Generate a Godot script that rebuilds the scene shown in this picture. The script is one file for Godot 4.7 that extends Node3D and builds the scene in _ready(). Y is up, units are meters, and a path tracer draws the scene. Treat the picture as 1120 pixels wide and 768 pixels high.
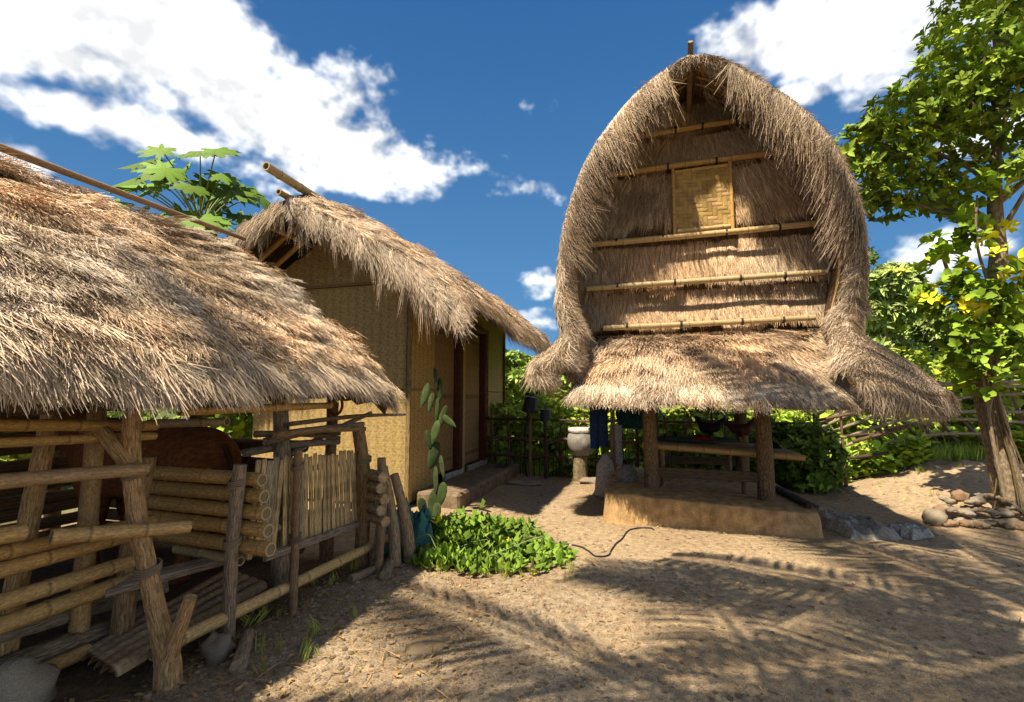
extends Node3D
# A thatched hamlet: cow shed, bamboo-walled house, rice granary. x runs along the granary front, -z away from the lane; metres.

const SUN_SHIFT := Vector2(0.23, 0.54)
var rng := RandomNumberGenerator.new()
var nz := FastNoiseLite.new()
var mats := {}
var taken := {}

# ---------------------------------------------------------------- geometry collector
class Geo:
	var v := PackedVector3Array()
	var n := PackedVector3Array()
	var c := PackedColorArray()
	var t := PackedVector2Array()
	var i := PackedInt32Array()
	func vert(p: Vector3, nn: Vector3, col: Color, uv: Vector2) -> int:
		v.append(p); n.append(nn); c.append(col); t.append(uv)
		return v.size() - 1
	func tri(a: int, b: int, d: int) -> void:
		var g := (v[b] - v[a]).cross(v[d] - v[a])
		if g.dot(n[a] + n[b] + n[d]) > 0.0:
			i.append(a); i.append(d); i.append(b)
		else:
			i.append(a); i.append(b); i.append(d)
	func quad(a: int, b: int, d: int, e: int) -> void:
		tri(a, b, d); tri(a, d, e)
	func face(p: Array, nn: Vector3, col: Color, uvs: Array) -> void:
		var k: Array = []
		for q in p.size():
			k.append(vert(p[q], nn, col, uvs[q]))
		for q in range(1, p.size() - 1):
			tri(k[0], k[q], k[q + 1])
	# rows of points -> smooth sheet; flip turns the normals round
	func grid(rows: Array, col, flip := false, uvk := 1.0) -> void:
		var nr := rows.size()
		var nc: int = rows[0].size()
		var base := v.size()
		var vv := 0.0
		for r in nr:
			if r > 0:
				vv += (rows[r][nc / 2] - rows[r - 1][nc / 2]).length()
			var uu := 0.0
			for k in nc:
				if k > 0:
					uu += (rows[r][k] - rows[r][k - 1]).length()
				var du: Vector3 = rows[r][mini(k + 1, nc - 1)] - rows[r][maxi(k - 1, 0)]
				var dv: Vector3 = rows[mini(r + 1, nr - 1)][k] - rows[maxi(r - 1, 0)][k]
				var nn := du.cross(dv).normalized()
				if nn == Vector3.ZERO:
					nn = Vector3.UP
				vert(rows[r][k], -nn if flip else nn, col if col is Color else col.call(rows[r][k]), Vector2(uu, vv) * uvk)
		for r in nr - 1:
			for k in nc - 1:
				var a := base + r * nc + k
				quad(a, a + 1, a + nc + 1, a + nc)
	# a round bar along a line of points
	func tube(pts: Array, radii: Array, sides: int, tint, caps := true, noise: FastNoiseLite = null, amp := 0.0, flat := 1.0) -> void:
		var np := pts.size()
		var dirv: Vector3 = (pts[1] - pts[0]).normalized()
		var side := dirv.cross(Vector3.UP if absf(dirv.y) < 0.9 else Vector3.RIGHT).normalized()
		var base := v.size()
		var along := 0.0
		for k in np:
			var d: Vector3 = (pts[mini(k + 1, np - 1)] - pts[maxi(k - 1, 0)]).normalized()
			side = (side - d * side.dot(d)).normalized()
			var up := d.cross(side)
			if k > 0:
				along += (pts[k] - pts[k - 1]).length()
			var col: Color = tint if tint is Color else tint[k]
			for s in sides + 1:
				var ang := TAU * (s % sides) / sides
				var o := side * cos(ang) + up * sin(ang) * flat
				var r: float = radii[k]
				if noise:
					r *= 1.0 + amp * noise.get_noise_3dv((pts[k] + o * r) * 9.0)
				vert(pts[k] + o * r, o.normalized(), col, Vector2(float(s) / sides, along))
		for k in np - 1:
			for s in sides:
				var a := base + k * (sides + 1) + s
				quad(a, a + 1, a + sides + 2, a + sides + 1)
		if caps:
			for e in 2:
				var k := 0 if e == 0 else np - 1
				var col: Color = tint if tint is Color else tint[k]
				var d: Vector3 = (pts[0] - pts[1]).normalized() if e == 0 else (pts[np - 1] - pts[np - 2]).normalized()
				var m := vert(pts[k], d, col, Vector2(0.5, along * e))
				var ring: Array = []
				for s in sides:
					ring.append(vert(v[base + k * (sides + 1) + s], d, col, Vector2(0.5 + 0.02 * cos(s), along * e + 0.02 * sin(s))))
				for s in sides:
					tri(m, ring[s], ring[(s + 1) % sides])
	func box(xf: Transform3D, size: Vector3, col: Color, ch := 0.006) -> void:
		var h := size * 0.5
		ch = minf(ch, minf(h.x, minf(h.y, h.z)) * 0.6)
		var ax := [Vector3.RIGHT, Vector3.UP, Vector3.BACK]
		var long := 0
		if size.y >= size.x and size.y >= size.z: long = 1
		elif size.z >= size.x: long = 2
		for a in 3:
			for s in [-1.0, 1.0]:
				var b := (a + 1) % 3
				var d := (a + 2) % 3
				var p: Array = []
				var q: Array = []
				for k in [[-1, -1], [1, -1], [1, 1], [-1, 1]]:
					var l := Vector3.ZERO
					l[a] = s * h[a]; l[b] = k[0] * (h[b] - ch); l[d] = k[1] * (h[d] - ch)
					p.append(xf * l)
					q.append(Vector2(l[d], l[b]) if b == long else Vector2(l[b], l[d]))
				face(p, (xf.basis * (ax[a] * s)).normalized(), col, q)
		for a in 3:
			var b := (a + 1) % 3
			var d := (a + 2) % 3
			for s in [-1.0, 1.0]:
				for r in [-1.0, 1.0]:
					var p: Array = []
					var q: Array = []
					for k in [[-1, 0], [1, 0], [1, 1], [-1, 1]]:
						var l := Vector3.ZERO
						l[a] = k[0] * (h[a] - ch)
						l[b] = s * (h[b] - (ch if k[1] == 1 else 0.0)); l[d] = r * (h[d] - (0.0 if k[1] == 1 else ch))
						p.append(xf * l); q.append(Vector2(k[1] * ch, l[a]))
					face(p, (xf.basis * (ax[b] * s + ax[d] * r)).normalized(), col, q)
		for x in [-1.0, 1.0]:
			for y in [-1.0, 1.0]:
				for z in [-1.0, 1.0]:
					face([xf * Vector3(x * h.x, y * (h.y - ch), z * (h.z - ch)), xf * Vector3(x * (h.x - ch), y * h.y, z * (h.z - ch)), xf * Vector3(x * (h.x - ch), y * (h.y - ch), z * h.z)], (xf.basis * Vector3(x, y, z)).normalized(), col, [Vector2.ZERO, Vector2(ch, 0), Vector2(0, ch)])
	func mesh() -> ArrayMesh:
		var a: Array = []
		a.resize(Mesh.ARRAY_MAX)
		a[Mesh.ARRAY_VERTEX] = v; a[Mesh.ARRAY_NORMAL] = n; a[Mesh.ARRAY_COLOR] = c; a[Mesh.ARRAY_TEX_UV] = t; a[Mesh.ARRAY_INDEX] = i
		var m := ArrayMesh.new()
		m.add_surface_from_arrays(Mesh.PRIMITIVE_TRIANGLES, a)
		return m

# many copies of one small mesh
class Many:
	var buf := PackedFloat32Array()
	var count := 0
	func add(b: Basis, o: Vector3, col: Color) -> void:
		buf.append_array(PackedFloat32Array([b.x.x, b.y.x, b.z.x, o.x, b.x.y, b.y.y, b.z.y, o.y, b.x.z, b.y.z, b.z.z, o.z, col.r, col.g, col.b, 1.0]))
		count += 1

func rf(a: float, b: float) -> float:
	return rng.randf_range(a, b)
func W(a: float, b: float, h: float) -> Vector3:
	return Vector3(a, h, -b)
func tone(col: Color, k: float) -> Color:
	var f := 1.0 + rf(-k, k)
	return Color(col.r * f, col.g * f * (1.0 + rf(-k, k) * 0.15), col.b * f * (1.0 + rf(-k, k) * 0.3))
# ---------------------------------------------------------------- scene tree helpers
func numbered(called: String) -> String:
	taken[called] = taken.get(called, -1) + 1
	return called if taken[called] == 0 else "%s_%03d" % [called, taken[called]]
func tag(o: Node3D, label: String, category: String, group := "", kind := "") -> Node3D:
	if label: o.set_meta("label", label)
	if category: o.set_meta("category", category)
	if group: o.set_meta("group", group)
	if kind: o.set_meta("kind", kind)
	return o
func thing(called: String, label: String, category: String, at := Vector3.ZERO, group := "") -> Node3D:
	var o := Node3D.new()
	o.name = numbered(called)
	add_child(o)
	o.position = at
	return tag(o, label, category, group)
# a mesh given in world metres, hung under its thing (or part)
func part(parent: Node3D, called: String, m: Mesh, mat: Material) -> MeshInstance3D:
	var o := MeshInstance3D.new()
	o.name = called if parent != self else numbered(called)
	o.mesh = m
	o.material_override = mat
	parent.add_child(o, true)
	if parent != self and parent.get_parent() == self and not parent is MeshInstance3D:
		o.position = -parent.position
	return o
func many_part(parent: Node3D, called: String, m: Mesh, mat: Material, k: Many) -> MultiMeshInstance3D:
	var mm := MultiMesh.new()
	mm.transform_format = MultiMesh.TRANSFORM_3D
	mm.use_colors = true
	mm.mesh = m
	mm.instance_count = k.count
	mm.buffer = k.buf
	var o := MultiMeshInstance3D.new()
	o.name = called if parent != self else numbered(called)
	o.multimesh = mm
	o.material_override = mat
	parent.add_child(o, true)
	if parent != self and parent.get_parent() == self:
		o.position = -parent.position
	o.set_meta("kind", "stuff")
	return o
# the same, written out as one mesh: quicker to draw where the copies lie tangled
func joined_part(parent: Node3D, called: String, m: ArrayMesh, mat: Material, k: Many) -> MeshInstance3D:
	var arr := m.surface_get_arrays(0)
	var tv: PackedVector3Array = arr[Mesh.ARRAY_VERTEX]
	var tn: PackedVector3Array = arr[Mesh.ARRAY_NORMAL]
	var tc: PackedColorArray = arr[Mesh.ARRAY_COLOR]
	var ti: PackedInt32Array = arr[Mesh.ARRAY_INDEX]
	var tints: Array = []
	for q in 8:
		var c := PackedColorArray()
		for e in tc:
			c.append(e * (0.55 + 0.13 * q))
		tints.append(c)
	var v := PackedVector3Array()
	var n := PackedVector3Array()
	var c := PackedColorArray()
	var idx := PackedInt32Array()
	idx.resize(ti.size() * k.count)
	var at := 0
	for q in k.count:
		var o := q * 16
		var b := k.buf
		var bs := Basis(Vector3(b[o], b[o + 4], b[o + 8]), Vector3(b[o + 1], b[o + 5], b[o + 9]), Vector3(b[o + 2], b[o + 6], b[o + 10]))
		var first := v.size()
		v.append_array(Transform3D(bs, Vector3(b[o + 3], b[o + 7], b[o + 11])) * tv)
		n.append_array(Transform3D(bs.orthonormalized(), Vector3.ZERO) * tn)
		c.append_array(tints[clampi(int((b[o + 13] - 0.49) / 0.13), 0, 7)])
		for e in ti:
			idx[at] = first + e
			at += 1
	var g := Geo.new()
	g.v = v; g.n = n; g.c = c; g.i = idx
	g.t.resize(v.size())
	var out := part(parent, called, g.mesh(), mat)
	out.set_meta("kind", "stuff")
	return out
# ---------------------------------------------------------------- textures and materials
func picture(w: int, h: int, fn: Callable) -> ImageTexture:
	var d := PackedByteArray()
	d.resize(w * h * 3)
	var k := 0
	for y in h:
		for x in w:
			var col: Color = fn.call(float(x) / w, float(y) / h)
			d[k] = int(clampf(col.r, 0, 1) * 255.0); d[k + 1] = int(clampf(col.g, 0, 1) * 255.0); d[k + 2] = int(clampf(col.b, 0, 1) * 255.0)
			k += 3
	return ImageTexture.create_from_image(Image.create_from_data(w, h, false, Image.FORMAT_RGB8, d))
func grey(x: float) -> Color:
	return Color(x, x, x)
func ring_noise(u: float, v: float, r: float, k: float) -> float:
	return nz.get_noise_3d(cos(u * TAU) * r, sin(u * TAU) * r, (absf(v * 2.0 - 1.0)) * k)
func material(key: String, tex: Texture2D = null, uvs := Vector3.ONE, rough := 0.85, height: Texture2D = null, hs := 1.0) -> StandardMaterial3D:
	var m := StandardMaterial3D.new()
	m.vertex_color_use_as_albedo = true
	m.roughness = rough
	m.metallic_specular = 0.35
	m.uv1_scale = uvs
	if tex: m.albedo_texture = tex
	if height:
		m.heightmap_enabled = true
		m.heightmap_texture = height
		m.heightmap_scale = hs
	mats[key] = m
	return m
func make_materials() -> void:
	var wood := picture(128, 256, func(u, v): return grey(0.8 + 0.28 * ring_noise(u, v, 40.0, 60.0) + 0.22 * ring_noise(u, v, 180.0, 50.0) - (0.4 if ring_noise(u, v, 90.0, 22.0) > 0.38 else 0.0)))
	var bark := picture(128, 256, func(u, v):
		var a := 0.8 + 0.34 * ring_noise(u, v, 70.0, 40.0) + 0.22 * ring_noise(u, v, 24.0, 16.0) + 0.14 * ring_noise(u, v, 200.0, 150.0)
		return Color(a, a * 0.97, a * 0.92))
	var bam := picture(128, 256, func(u, v):
		var a := 0.86 + 0.16 * ring_noise(u, v, 120.0, 18.0) + 0.2 * ring_noise(u, v, 25.0, 120.0)
		var spot := clampf((ring_noise(u, v, 70.0, 240.0) - 0.3) * 3.0, 0.0, 1.0)
		return Color(a, a * (0.97 - 0.1 * spot), a * (0.92 - 0.25 * spot)) * (1.0 - 0.35 * spot))
	var straw := picture(256, 256, func(u, v):
		var a := 0.66 + 0.5 * ring_noise(u, v, 330.0, 26.0) + 0.24 * ring_noise(u, v, 90.0, 40.0)
		return Color(a, a * 0.96, a * 0.9))
	var wv := func(u: float, v: float) -> Vector2:   # height and strip id of a twill mat, 24 strips a side
		var x := u * 24.0
		var y := v * 24.0
		var over := posmod(int(x) + int(y), 4) < 2
		var e := absf(fposmod(y if over else x, 1.0) - 0.5) * 2.0
		return Vector2(1.0 - e * e * 0.75, (floorf(y) * 3.7 if over else floorf(x) * 5.3 + 91.0))
	var weave := picture(384, 384, func(u, v):
		var q: Vector2 = wv.call(u, v)
		var a := 0.84 + 0.11 * q.x + 0.07 * sin(q.y * 12.9) + 0.16 * nz.get_noise_2d(u * 60.0, v * 60.0) + 0.1 * nz.get_noise_2d(u * 900.0, v * 900.0)
		return Color(a, a * 0.97, a * (0.9 + 0.08 * sin(q.y * 7.1))))
	var weave_h := picture(384, 384, func(u, v): return grey((wv.call(u, v) as Vector2).x))
	var speck := picture(256, 256, func(u, v):
		var a := 0.85 + 0.22 * nz.get_noise_2d(u * 70.0, v * 70.0) + 0.16 * nz.get_noise_2d(u * 500.0 + 50.0, v * 500.0)
		return Color(a, a * 0.98, a * 0.95))
	var soil := picture(1024, 1024, func(u, v):
		var x: float = u * 1024.0
		var y: float = v * 1024.0
		var a := 0.8 + 0.16 * nz.get_noise_2d(x * 0.35, y * 0.35) + 0.16 * nz.get_noise_2d(x * 1.7 + 300.0, y * 1.7)
		var g := nz.get_noise_2d(x * 6.0, y * 6.0 + 900.0)
		a += 0.28 * g
		return Color(a, a * (0.985 - 0.03 * g), a * (0.96 - 0.09 * g)))
	var soil_h := picture(1024, 1024, func(u, v):
		var x: float = u * 1024.0
		var y: float = v * 1024.0
		return grey(0.5 + 0.25 * nz.get_noise_2d(x * 1.7 + 300.0, y * 1.7) + 0.35 * nz.get_noise_2d(x * 6.0, y * 6.0 + 900.0)))
	material("wood", wood, Vector3(1, 1.6, 1), 0.85, wood, 0.35)
	material("plank", wood, Vector3(6, 1.2, 1), 0.85, wood, 0.3)
	material("bark", bark, Vector3(1, 2.0, 1), 0.9, bark, 0.8)
	var b := material("bamboo", bam, Vector3(1, 1.3, 1), 0.5)
	b.metallic_specular = 0.4
	material("straw_bed", straw, Vector3(1.4, 0.7, 1), 0.95, straw, 1.5)
	var s := material("straw", null, Vector3.ONE, 0.7)
	s.backlight = Color(0.25, 0.18, 0.08)
	material("weave", weave, Vector3(2.7, 2.7, 1), 0.75, weave_h, 0.3)
	material("weave_wide", weave, Vector3(0.8, 0.8, 1), 0.75, weave_h, 0.8)
	material("plaster", speck, Vector3(0.9, 0.9, 0.9), 0.92, speck, 0.8).uv1_triplanar = true
	material("stone", speck, Vector3(2.3, 2.3, 2.3), 0.9, speck, 1.2).uv1_triplanar = true
	var g := material("soil", soil, Vector3(0.33, 0.33, 0.33), 0.95, soil_h, 1.6)
	g.uv1_triplanar = true
	g.uv1_world_triplanar = true
	material("cloth", speck, Vector3(3, 3, 3), 0.9)
	material("plain", null, Vector3.ONE, 0.6)
	material("shiny", null, Vector3.ONE, 0.35)
	var l := material("leaf", null, Vector3.ONE, 0.55)
	l.metallic_specular = 0.22
	l.backlight = Color(0.65, 0.8, 0.2)
	var l2 := material("leaf_far", null, Vector3.ONE, 0.7)
	l2.backlight = Color(0.6, 0.75, 0.3)
	var tq := material("tiles", speck, Vector3(0.8, 0.8, 1), 0.3)
	tq.metallic_specular = 0.5
# ---------------------------------------------------------------- sky
func pix_dir(px: float, py: float) -> Vector3:      # a pixel of the photograph as a direction
	var b := Basis.from_euler(Vector3(atan(50.0 / 530.0), deg_to_rad(15.9), 0.0))
	return (b * Vector3((px - 560.0) / 530.0, -(py - 384.0) / 530.0, -1.0)).normalized()
func make_sky() -> Sky:
	var w := 3072
	var h := 1536
	var blobs: Array = []        # azimuth, elevation, half width, half height (radians), strength
	for q in [[150, 40, 230, 95, 1.0], [60, 60, 120, 60, 0.9], [290, 130, 150, 80, 1.0], [380, 175, 110, 50, 0.95], [140, 140, 120, 40, 0.8], [10, 175, 50, 32, 0.8], [430, 172, 45, 34, 0.7],
			[885, 40, 125, 55, 0.95], [990, 30, 110, 80, 0.9], [1060, 150, 90, 70, 0.7], [860, 110, 70, 26, 0.6], [578, 211, 52, 24, 0.6], [597, 312, 40, 20, 0.3], [577, 116, 34, 14, 0.1], [525, 185, 44, 18, 0.2], [1040, 275, 75, 42, 0.9], [965, 320, 60, 26, 0.7], [600, 352, 46, 16, 0.3]]:
		var d := pix_dir(q[0], q[1])
		var k := 530.0 * (1.0 + (pow((q[0] - 560.0) / 530.0, 2) + pow((q[1] - 384.0) / 530.0, 2)) * 0.6)
		blobs.append([atan2(d.x, -d.z), asin(d.y), q[2] / k / maxf(cos(asin(d.y)), 0.35), q[3] / k, q[4]])
	var r := RandomNumberGenerator.new()
	r.seed = 77
	for k in 34:                 # the same broken cumulus all round
		var az := r.randf_range(1.05, TAU - 0.75) + 0.277 * -1.0
		var el := r.randf_range(0.06, 1.25)
		blobs.append([wrapf(az, -PI, PI), el, r.randf_range(0.12, 0.38) / maxf(cos(el), 0.35), r.randf_range(0.05, 0.16), r.randf_range(0.6, 1.0)])
	var f1 := FastNoiseLite.new()
	f1.seed = 5; f1.frequency = 1.0; f1.fractal_octaves = 5; f1.fractal_gain = 0.55
	var d := PackedFloat32Array()
	d.resize(w * h * 3)
	var best := PackedFloat32Array()
	best.resize(w)
	for y in h:
		var el := (0.5 - (y + 0.5) / h) * PI
		var k := pow(1.0 - sin(maxf(el, 0.0)), 1.8)
		var base := Vector3(lerpf(0.009, 0.074, k), lerpf(0.055, 0.190, k), lerpf(0.168, 0.345, k))
		if el < -0.01:
			base = Vector3(0.10, 0.10, 0.06)
		var o := y * w * 3
		for x in w:
			d[o] = base.x; d[o + 1] = base.y; d[o + 2] = base.z
			o += 3
		if el <= 0.0: continue
		best.fill(-1.0)
		var any := false
		for q in blobs:
			var de: float = (el - q[1]) / q[3]
			if de < 0.0: de *= 1.25
			if absf(de) > 1.8: continue
			any = true
			var span := int(minf(1.8 * q[2] / TAU * w, w * 0.5 - 1.0))
			var mid := int(fposmod(q[0], TAU) / TAU * w)
			for e in range(mid - span, mid + span):
				var da: float = (e - mid) * TAU / w / q[2]
				var g: float = 1.0 - sqrt(da * da + de * de)
				if g > 0.0: g *= q[4]
				if q[2] < 0.12: g -= 0.22
				var at := posmod(e, w)
				if g > best[at]: best[at] = g
		if not any: continue
		var ce := cos(el)
		var se := sin(el)
		for x in w:
			if best[x] < -0.75: continue
			var az := (x + 0.5) / w * TAU
			var p := Vector3(sin(az) * ce, se * 1.35, -cos(az) * ce)
			var n := f1.get_noise_3dv(p * 5.0) * 0.8 + f1.get_noise_3dv(p * 22.0 + Vector3(9, 3, 1)) * 0.3
			var dens := best[x] * 1.15 + n + 0.14
			if dens <= 0.0: continue
			var a := smoothstep(0.0, 0.6, dens)
			var over := p + Vector3(0.0, 0.05, 0.0)
			var n2 := f1.get_noise_3dv(over * 5.0) * 0.8 + f1.get_noise_3dv(over * 22.0 + Vector3(9, 3, 1)) * 0.3
			var lit := clampf(0.66 + 0.5 * (n - n2) - 0.1 * smoothstep(0.6, 1.7, dens), 0.46, 0.92)
			var at := (y * w + x) * 3
			d[at] = lerpf(base.x, lit * 0.97, a); d[at + 1] = lerpf(base.y, lit * 0.985, a); d[at + 2] = lerpf(base.z, lit, a)
	var pm := PanoramaSkyMaterial.new()
	pm.panorama = ImageTexture.create_from_image(Image.create_from_data(w, h, false, Image.FORMAT_RGBF, d.to_byte_array()))
	var sky := Sky.new()
	sky.sky_material = pm
	return sky
# ---------------------------------------------------------------- builders
const GOLD := Color(0.70, 0.45, 0.17)
const PALE := Color(0.62, 0.49, 0.28)
const OLD := Color(0.44, 0.33, 0.2)
const BROWN := Color(0.38, 0.245, 0.13)
const GREYWOOD := Color(0.45, 0.355, 0.255)
const MUD := Color(0.58, 0.38, 0.18)

func gh(a: float, b: float) -> float:
	var bank := smoothstep(2.3, 4.4, a) * smoothstep(5.6, 9.0, b) * 0.5
	var lumps := nz.get_noise_2d(a * 9.0, b * 9.0) * 0.022 + nz.get_noise_2d(a * 40.0, b * 40.0 + 70.0) * 0.005
	return bank * (1.0 + 0.15 * nz.get_noise_2d(a * 30.0, b * 30.0)) + lumps
func on(a: float, b: float, up := 0.0) -> Vector3:
	return W(a, b, gh(a, b) + up)

func bamboo(parent: Node3D, called: String, p0: Vector3, p1: Vector3, r: float, col: Color, bend := 0.0, taper := 0.92, plug := 0.09) -> MeshInstance3D:
	var g := Geo.new()
	col = tone(col, 0.14)
	var l := (p1 - p0).length()
	var d := (p1 - p0) / l
	var side := d.cross(Vector3(0.2, 1, 0.1)).normalized()
	var off := (Vector3.UP * 0.6 + side * rf(-1, 1)).normalized() * bend * l
	var pts: Array = []
	var rad: Array = []
	var cols: Array = []
	var at := func(x: float) -> Vector3: return p0 + d * x + off * sin(PI * x / l)
	var x := 0.0
	var node := rf(0.06, 0.3)
	while x < l:
		pts.append(at.call(x)); rad.append(r * lerpf(1.0, taper, x / l)); cols.append(col)
		if x < node and node < l - 0.02:
			for q in [[-0.014, 1.0, 1.0], [-0.006, 1.05, 0.5], [0.001, 1.1, 0.8], [0.007, 1.09, 1.2], [0.02, 1.0, 1.1]]:
				if node + q[0] > x:
					pts.append(at.call(node + q[0])); rad.append(r * lerpf(1.0, taper, node / l) * q[1]); cols.append(col * q[2])
			x = node + 0.03
			node += rf(0.22, 0.36)
		else:
			x += 0.25
		x = minf(x, l) if x > l - 0.01 else x
	pts.append(at.call(l)); rad.append(r * taper); cols.append(col)
	g.tube(pts, rad, 10, cols, false)
	for e in 2:                     # cut ends are hollow
		var c: Vector3 = pts[0] if e == 0 else pts[pts.size() - 1]
		var ed := -d if e == 0 else d
		var s := ed.cross(Vector3(0.3, 0.9, 0.2)).normalized()
		var u := ed.cross(s)
		var ro: float = rad[0] if e == 0 else rad[rad.size() - 1]
		var pale := Color(0.5, 0.4, 0.24)
		for k in 10:
			var o0 := s * cos(TAU * k / 10) + u * sin(TAU * k / 10)
			var o1 := s * cos(TAU * (k + 1) / 10) + u * sin(TAU * (k + 1) / 10)
			g.face([c + o0 * ro, c + o1 * ro, c + o1 * ro * 0.74, c + o0 * ro * 0.74], ed, pale, [Vector2.ZERO, Vector2(0.05, 0), Vector2(0.05, 0.02), Vector2(0, 0.02)])
			g.face([c + o0 * ro * 0.74, c + o1 * ro * 0.74, c + o1 * ro * 0.7 - ed * plug, c + o0 * ro * 0.7 - ed * plug], -(o0 + o1).normalized(), pale * 0.8, [Vector2.ZERO, Vector2(0.05, 0), Vector2(0.05, 0.06), Vector2(0, 0.06)])
			g.face([c - ed * plug, c + o0 * ro * 0.7 - ed * plug, c + o1 * ro * 0.7 - ed * plug], ed, pale * 0.7, [Vector2.ZERO, Vector2(0.02, 0), Vector2(0, 0.02)])
	return part(parent, called, g.mesh(), mats.bamboo)
func pole(parent: Node3D, called: String, pts: Array, radii: Array, col: Color, mat := "wood", amp := 0.25, sides := 10) -> MeshInstance3D:
	var g := Geo.new()
	var p: Array = []
	var r: Array = []
	for k in pts.size() - 1:        # finer rings so that the bar can be knotty
		var m := maxi(2, int((pts[k + 1] - pts[k]).length() / 0.07))
		for q in m:
			var f := float(q) / m
			var a: Vector3 = pts[maxi(k - 1, 0)]
			var d: Vector3 = pts[mini(k + 2, pts.size() - 1)]
			p.append((pts[k] as Vector3).cubic_interpolate(pts[k + 1], a, d, f)); r.append(lerpf(radii[k], radii[k + 1], f))
	p.append(pts[pts.size() - 1]); r.append(radii[radii.size() - 1])
	g.tube(p, r, sides, tone(col, 0.1), true, nz, amp)
	return part(parent, called, g.mesh(), mats[mat])
func plank(parent: Node3D, called: String, p0: Vector3, p1: Vector3, w: float, th: float, face: Vector3, col: Color, mat := "plank") -> MeshInstance3D:
	var y := (p1 - p0).normalized()
	var z := (face - y * face.dot(y)).normalized()
	var g := Geo.new()
	g.box(Transform3D(Basis(y.cross(z), y, z), (p0 + p1) * 0.5), Vector3(w, (p1 - p0).length(), th), tone(col, 0.15), 0.004)
	return part(parent, called, g.mesh(), mats[mat])
func lathe(g: Geo, prof: Array, base: Vector3, sides: int, col: Color, wob := 0.0, basis := Basis.IDENTITY) -> void:
	var rows: Array = []
	for q in prof:
		var row := PackedVector3Array()
		for s in sides + 1:
			var a := TAU * (s % sides) / sides
			var r: float = q[0]
			if wob > 0.0:
				r *= 1.0 + wob * nz.get_noise_3d(cos(a) * 14.0 + base.x * 30.0, q[1] * 50.0, sin(a) * 14.0)
			row.append(base + basis * Vector3(cos(a) * r, q[1], sin(a) * r))
		rows.append(row)
	g.grid(rows, col, false)
	# the sheet's normals must point outwards
	var k := g.v.size() - rows.size() * (sides + 1)
	for e in range(k, g.v.size()):
		var q: Array = prof[(e - k) / (sides + 1)]
		if g.n[e].dot(g.v[e] - base - basis * Vector3(0, q[1], 0)) < -1e-6:
			g.n[e] = -g.n[e]
func rock_mesh(seedv: float, col: Color) -> ArrayMesh:
	var g := Geo.new()
	var rows: Array = []
	for r in 9:
		var row := PackedVector3Array()
		for s in 13:
			var th := PI * r / 8.0
			var ph := TAU * (s % 12) / 12.0
			var p := Vector3(sin(th) * cos(ph), cos(th), sin(th) * sin(ph))
			var k := 1.0 + 0.42 * nz.get_noise_3dv(p * 9.0 + Vector3(seedv, 0, 0)) + 0.26 * nz.get_noise_3dv(p * 26.0 + Vector3(0, seedv, 0))
			row.append(p * k)
		rows.append(row)
	g.grid(rows, col, true)
	return g.mesh()

# ---- straw: tufts of bent blades, strewn over a surface S(u, v), v running downwards
func tuft_mesh(blades: int) -> ArrayMesh:
	var g := Geo.new()
	for k in blades:
		var x0 := rf(-0.05, 0.05)
		var x1 := x0 + rf(-0.07, 0.07)
		var z1 := rf(-0.015, 0.05)
		var y0 := rf(0.0, 0.35)
		var l := rf(0.5, 1.0)
		var w := rf(0.0016, 0.004)
		var pick := rng.randf()
		var col := Color(0.70, 0.555, 0.40).lerp(Color(0.46, 0.33, 0.20), rng.randf())
		if pick < 0.24: col = Color(0.24, 0.155, 0.085)
		elif pick > 0.8: col = Color(0.80, 0.68, 0.52)
		var tw := rf(-0.7, 0.7)
		var sx := Vector3(cos(tw), 0, sin(tw))
		var nn := Vector3(-sin(tw), 0, cos(tw))
		var ids: Array = []
		for s in 3:
			var f := s / 2.0
			var c := Vector3(lerpf(x0, x1, f * f), y0 + l * f, 0.004 + z1 * sin(f * 2.2))
			var ww := w * (1.0 - 0.75 * f)
			ids.append([g.vert(c - sx * ww, nn, col, Vector2.ZERO), g.vert(c + sx * ww, nn, col, Vector2.ZERO)])
		for s in 2:
			g.quad(ids[s][0], ids[s][1], ids[s + 1][1], ids[s + 1][0])
	return g.mesh()
# a wider patch of the same straw, laid on the big slopes
func patch_mesh(blades: int, w: float, h: float, l0: float, l1: float, jit: float, lift: float) -> ArrayMesh:
	var g := Geo.new()
	for k in blades:
		var root := Vector3(rf(-0.5, 0.5) * w, rf(0, h), 0.0)
		var an := rf(-jit, jit) * rf(0.2, 1.0)
		var l := rf(l0, l1)
		var up := lift * rf(-0.1, 1.0)
		var d := Vector3(sin(an), cos(an), up).normalized()
		var wd := rf(0.0013, 0.0032)
		var pick := rng.randf()
		var col := Color(0.70, 0.555, 0.40).lerp(Color(0.46, 0.33, 0.20), rng.randf())
		if pick < 0.15: col = Color(0.24, 0.155, 0.085)
		elif pick > 0.76: col = Color(0.80, 0.68, 0.52)
		var tw := rf(-0.8, 0.8)
		var sx := (Vector3(cos(tw), 0, sin(tw)) - d * d.dot(Vector3(cos(tw), 0, sin(tw)))).normalized()
		var nn := sx.cross(d).normalized()
		var ids: Array = []
		for s in 3:
			var f := s / 2.0
			var c := root + d * l * f + Vector3(0, 0, 0.004 - 0.25 * l * f * f * up)
			var ww := wd * (1.0 - 0.7 * f)
			ids.append([g.vert(c - sx * ww, nn, col, Vector2.ZERO), g.vert(c + sx * ww, nn, col, Vector2.ZERO)])
		for s in 2:
			g.quad(ids[s][0], ids[s][1], ids[s + 1][1], ids[s + 1][0])
	return g.mesh()
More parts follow.
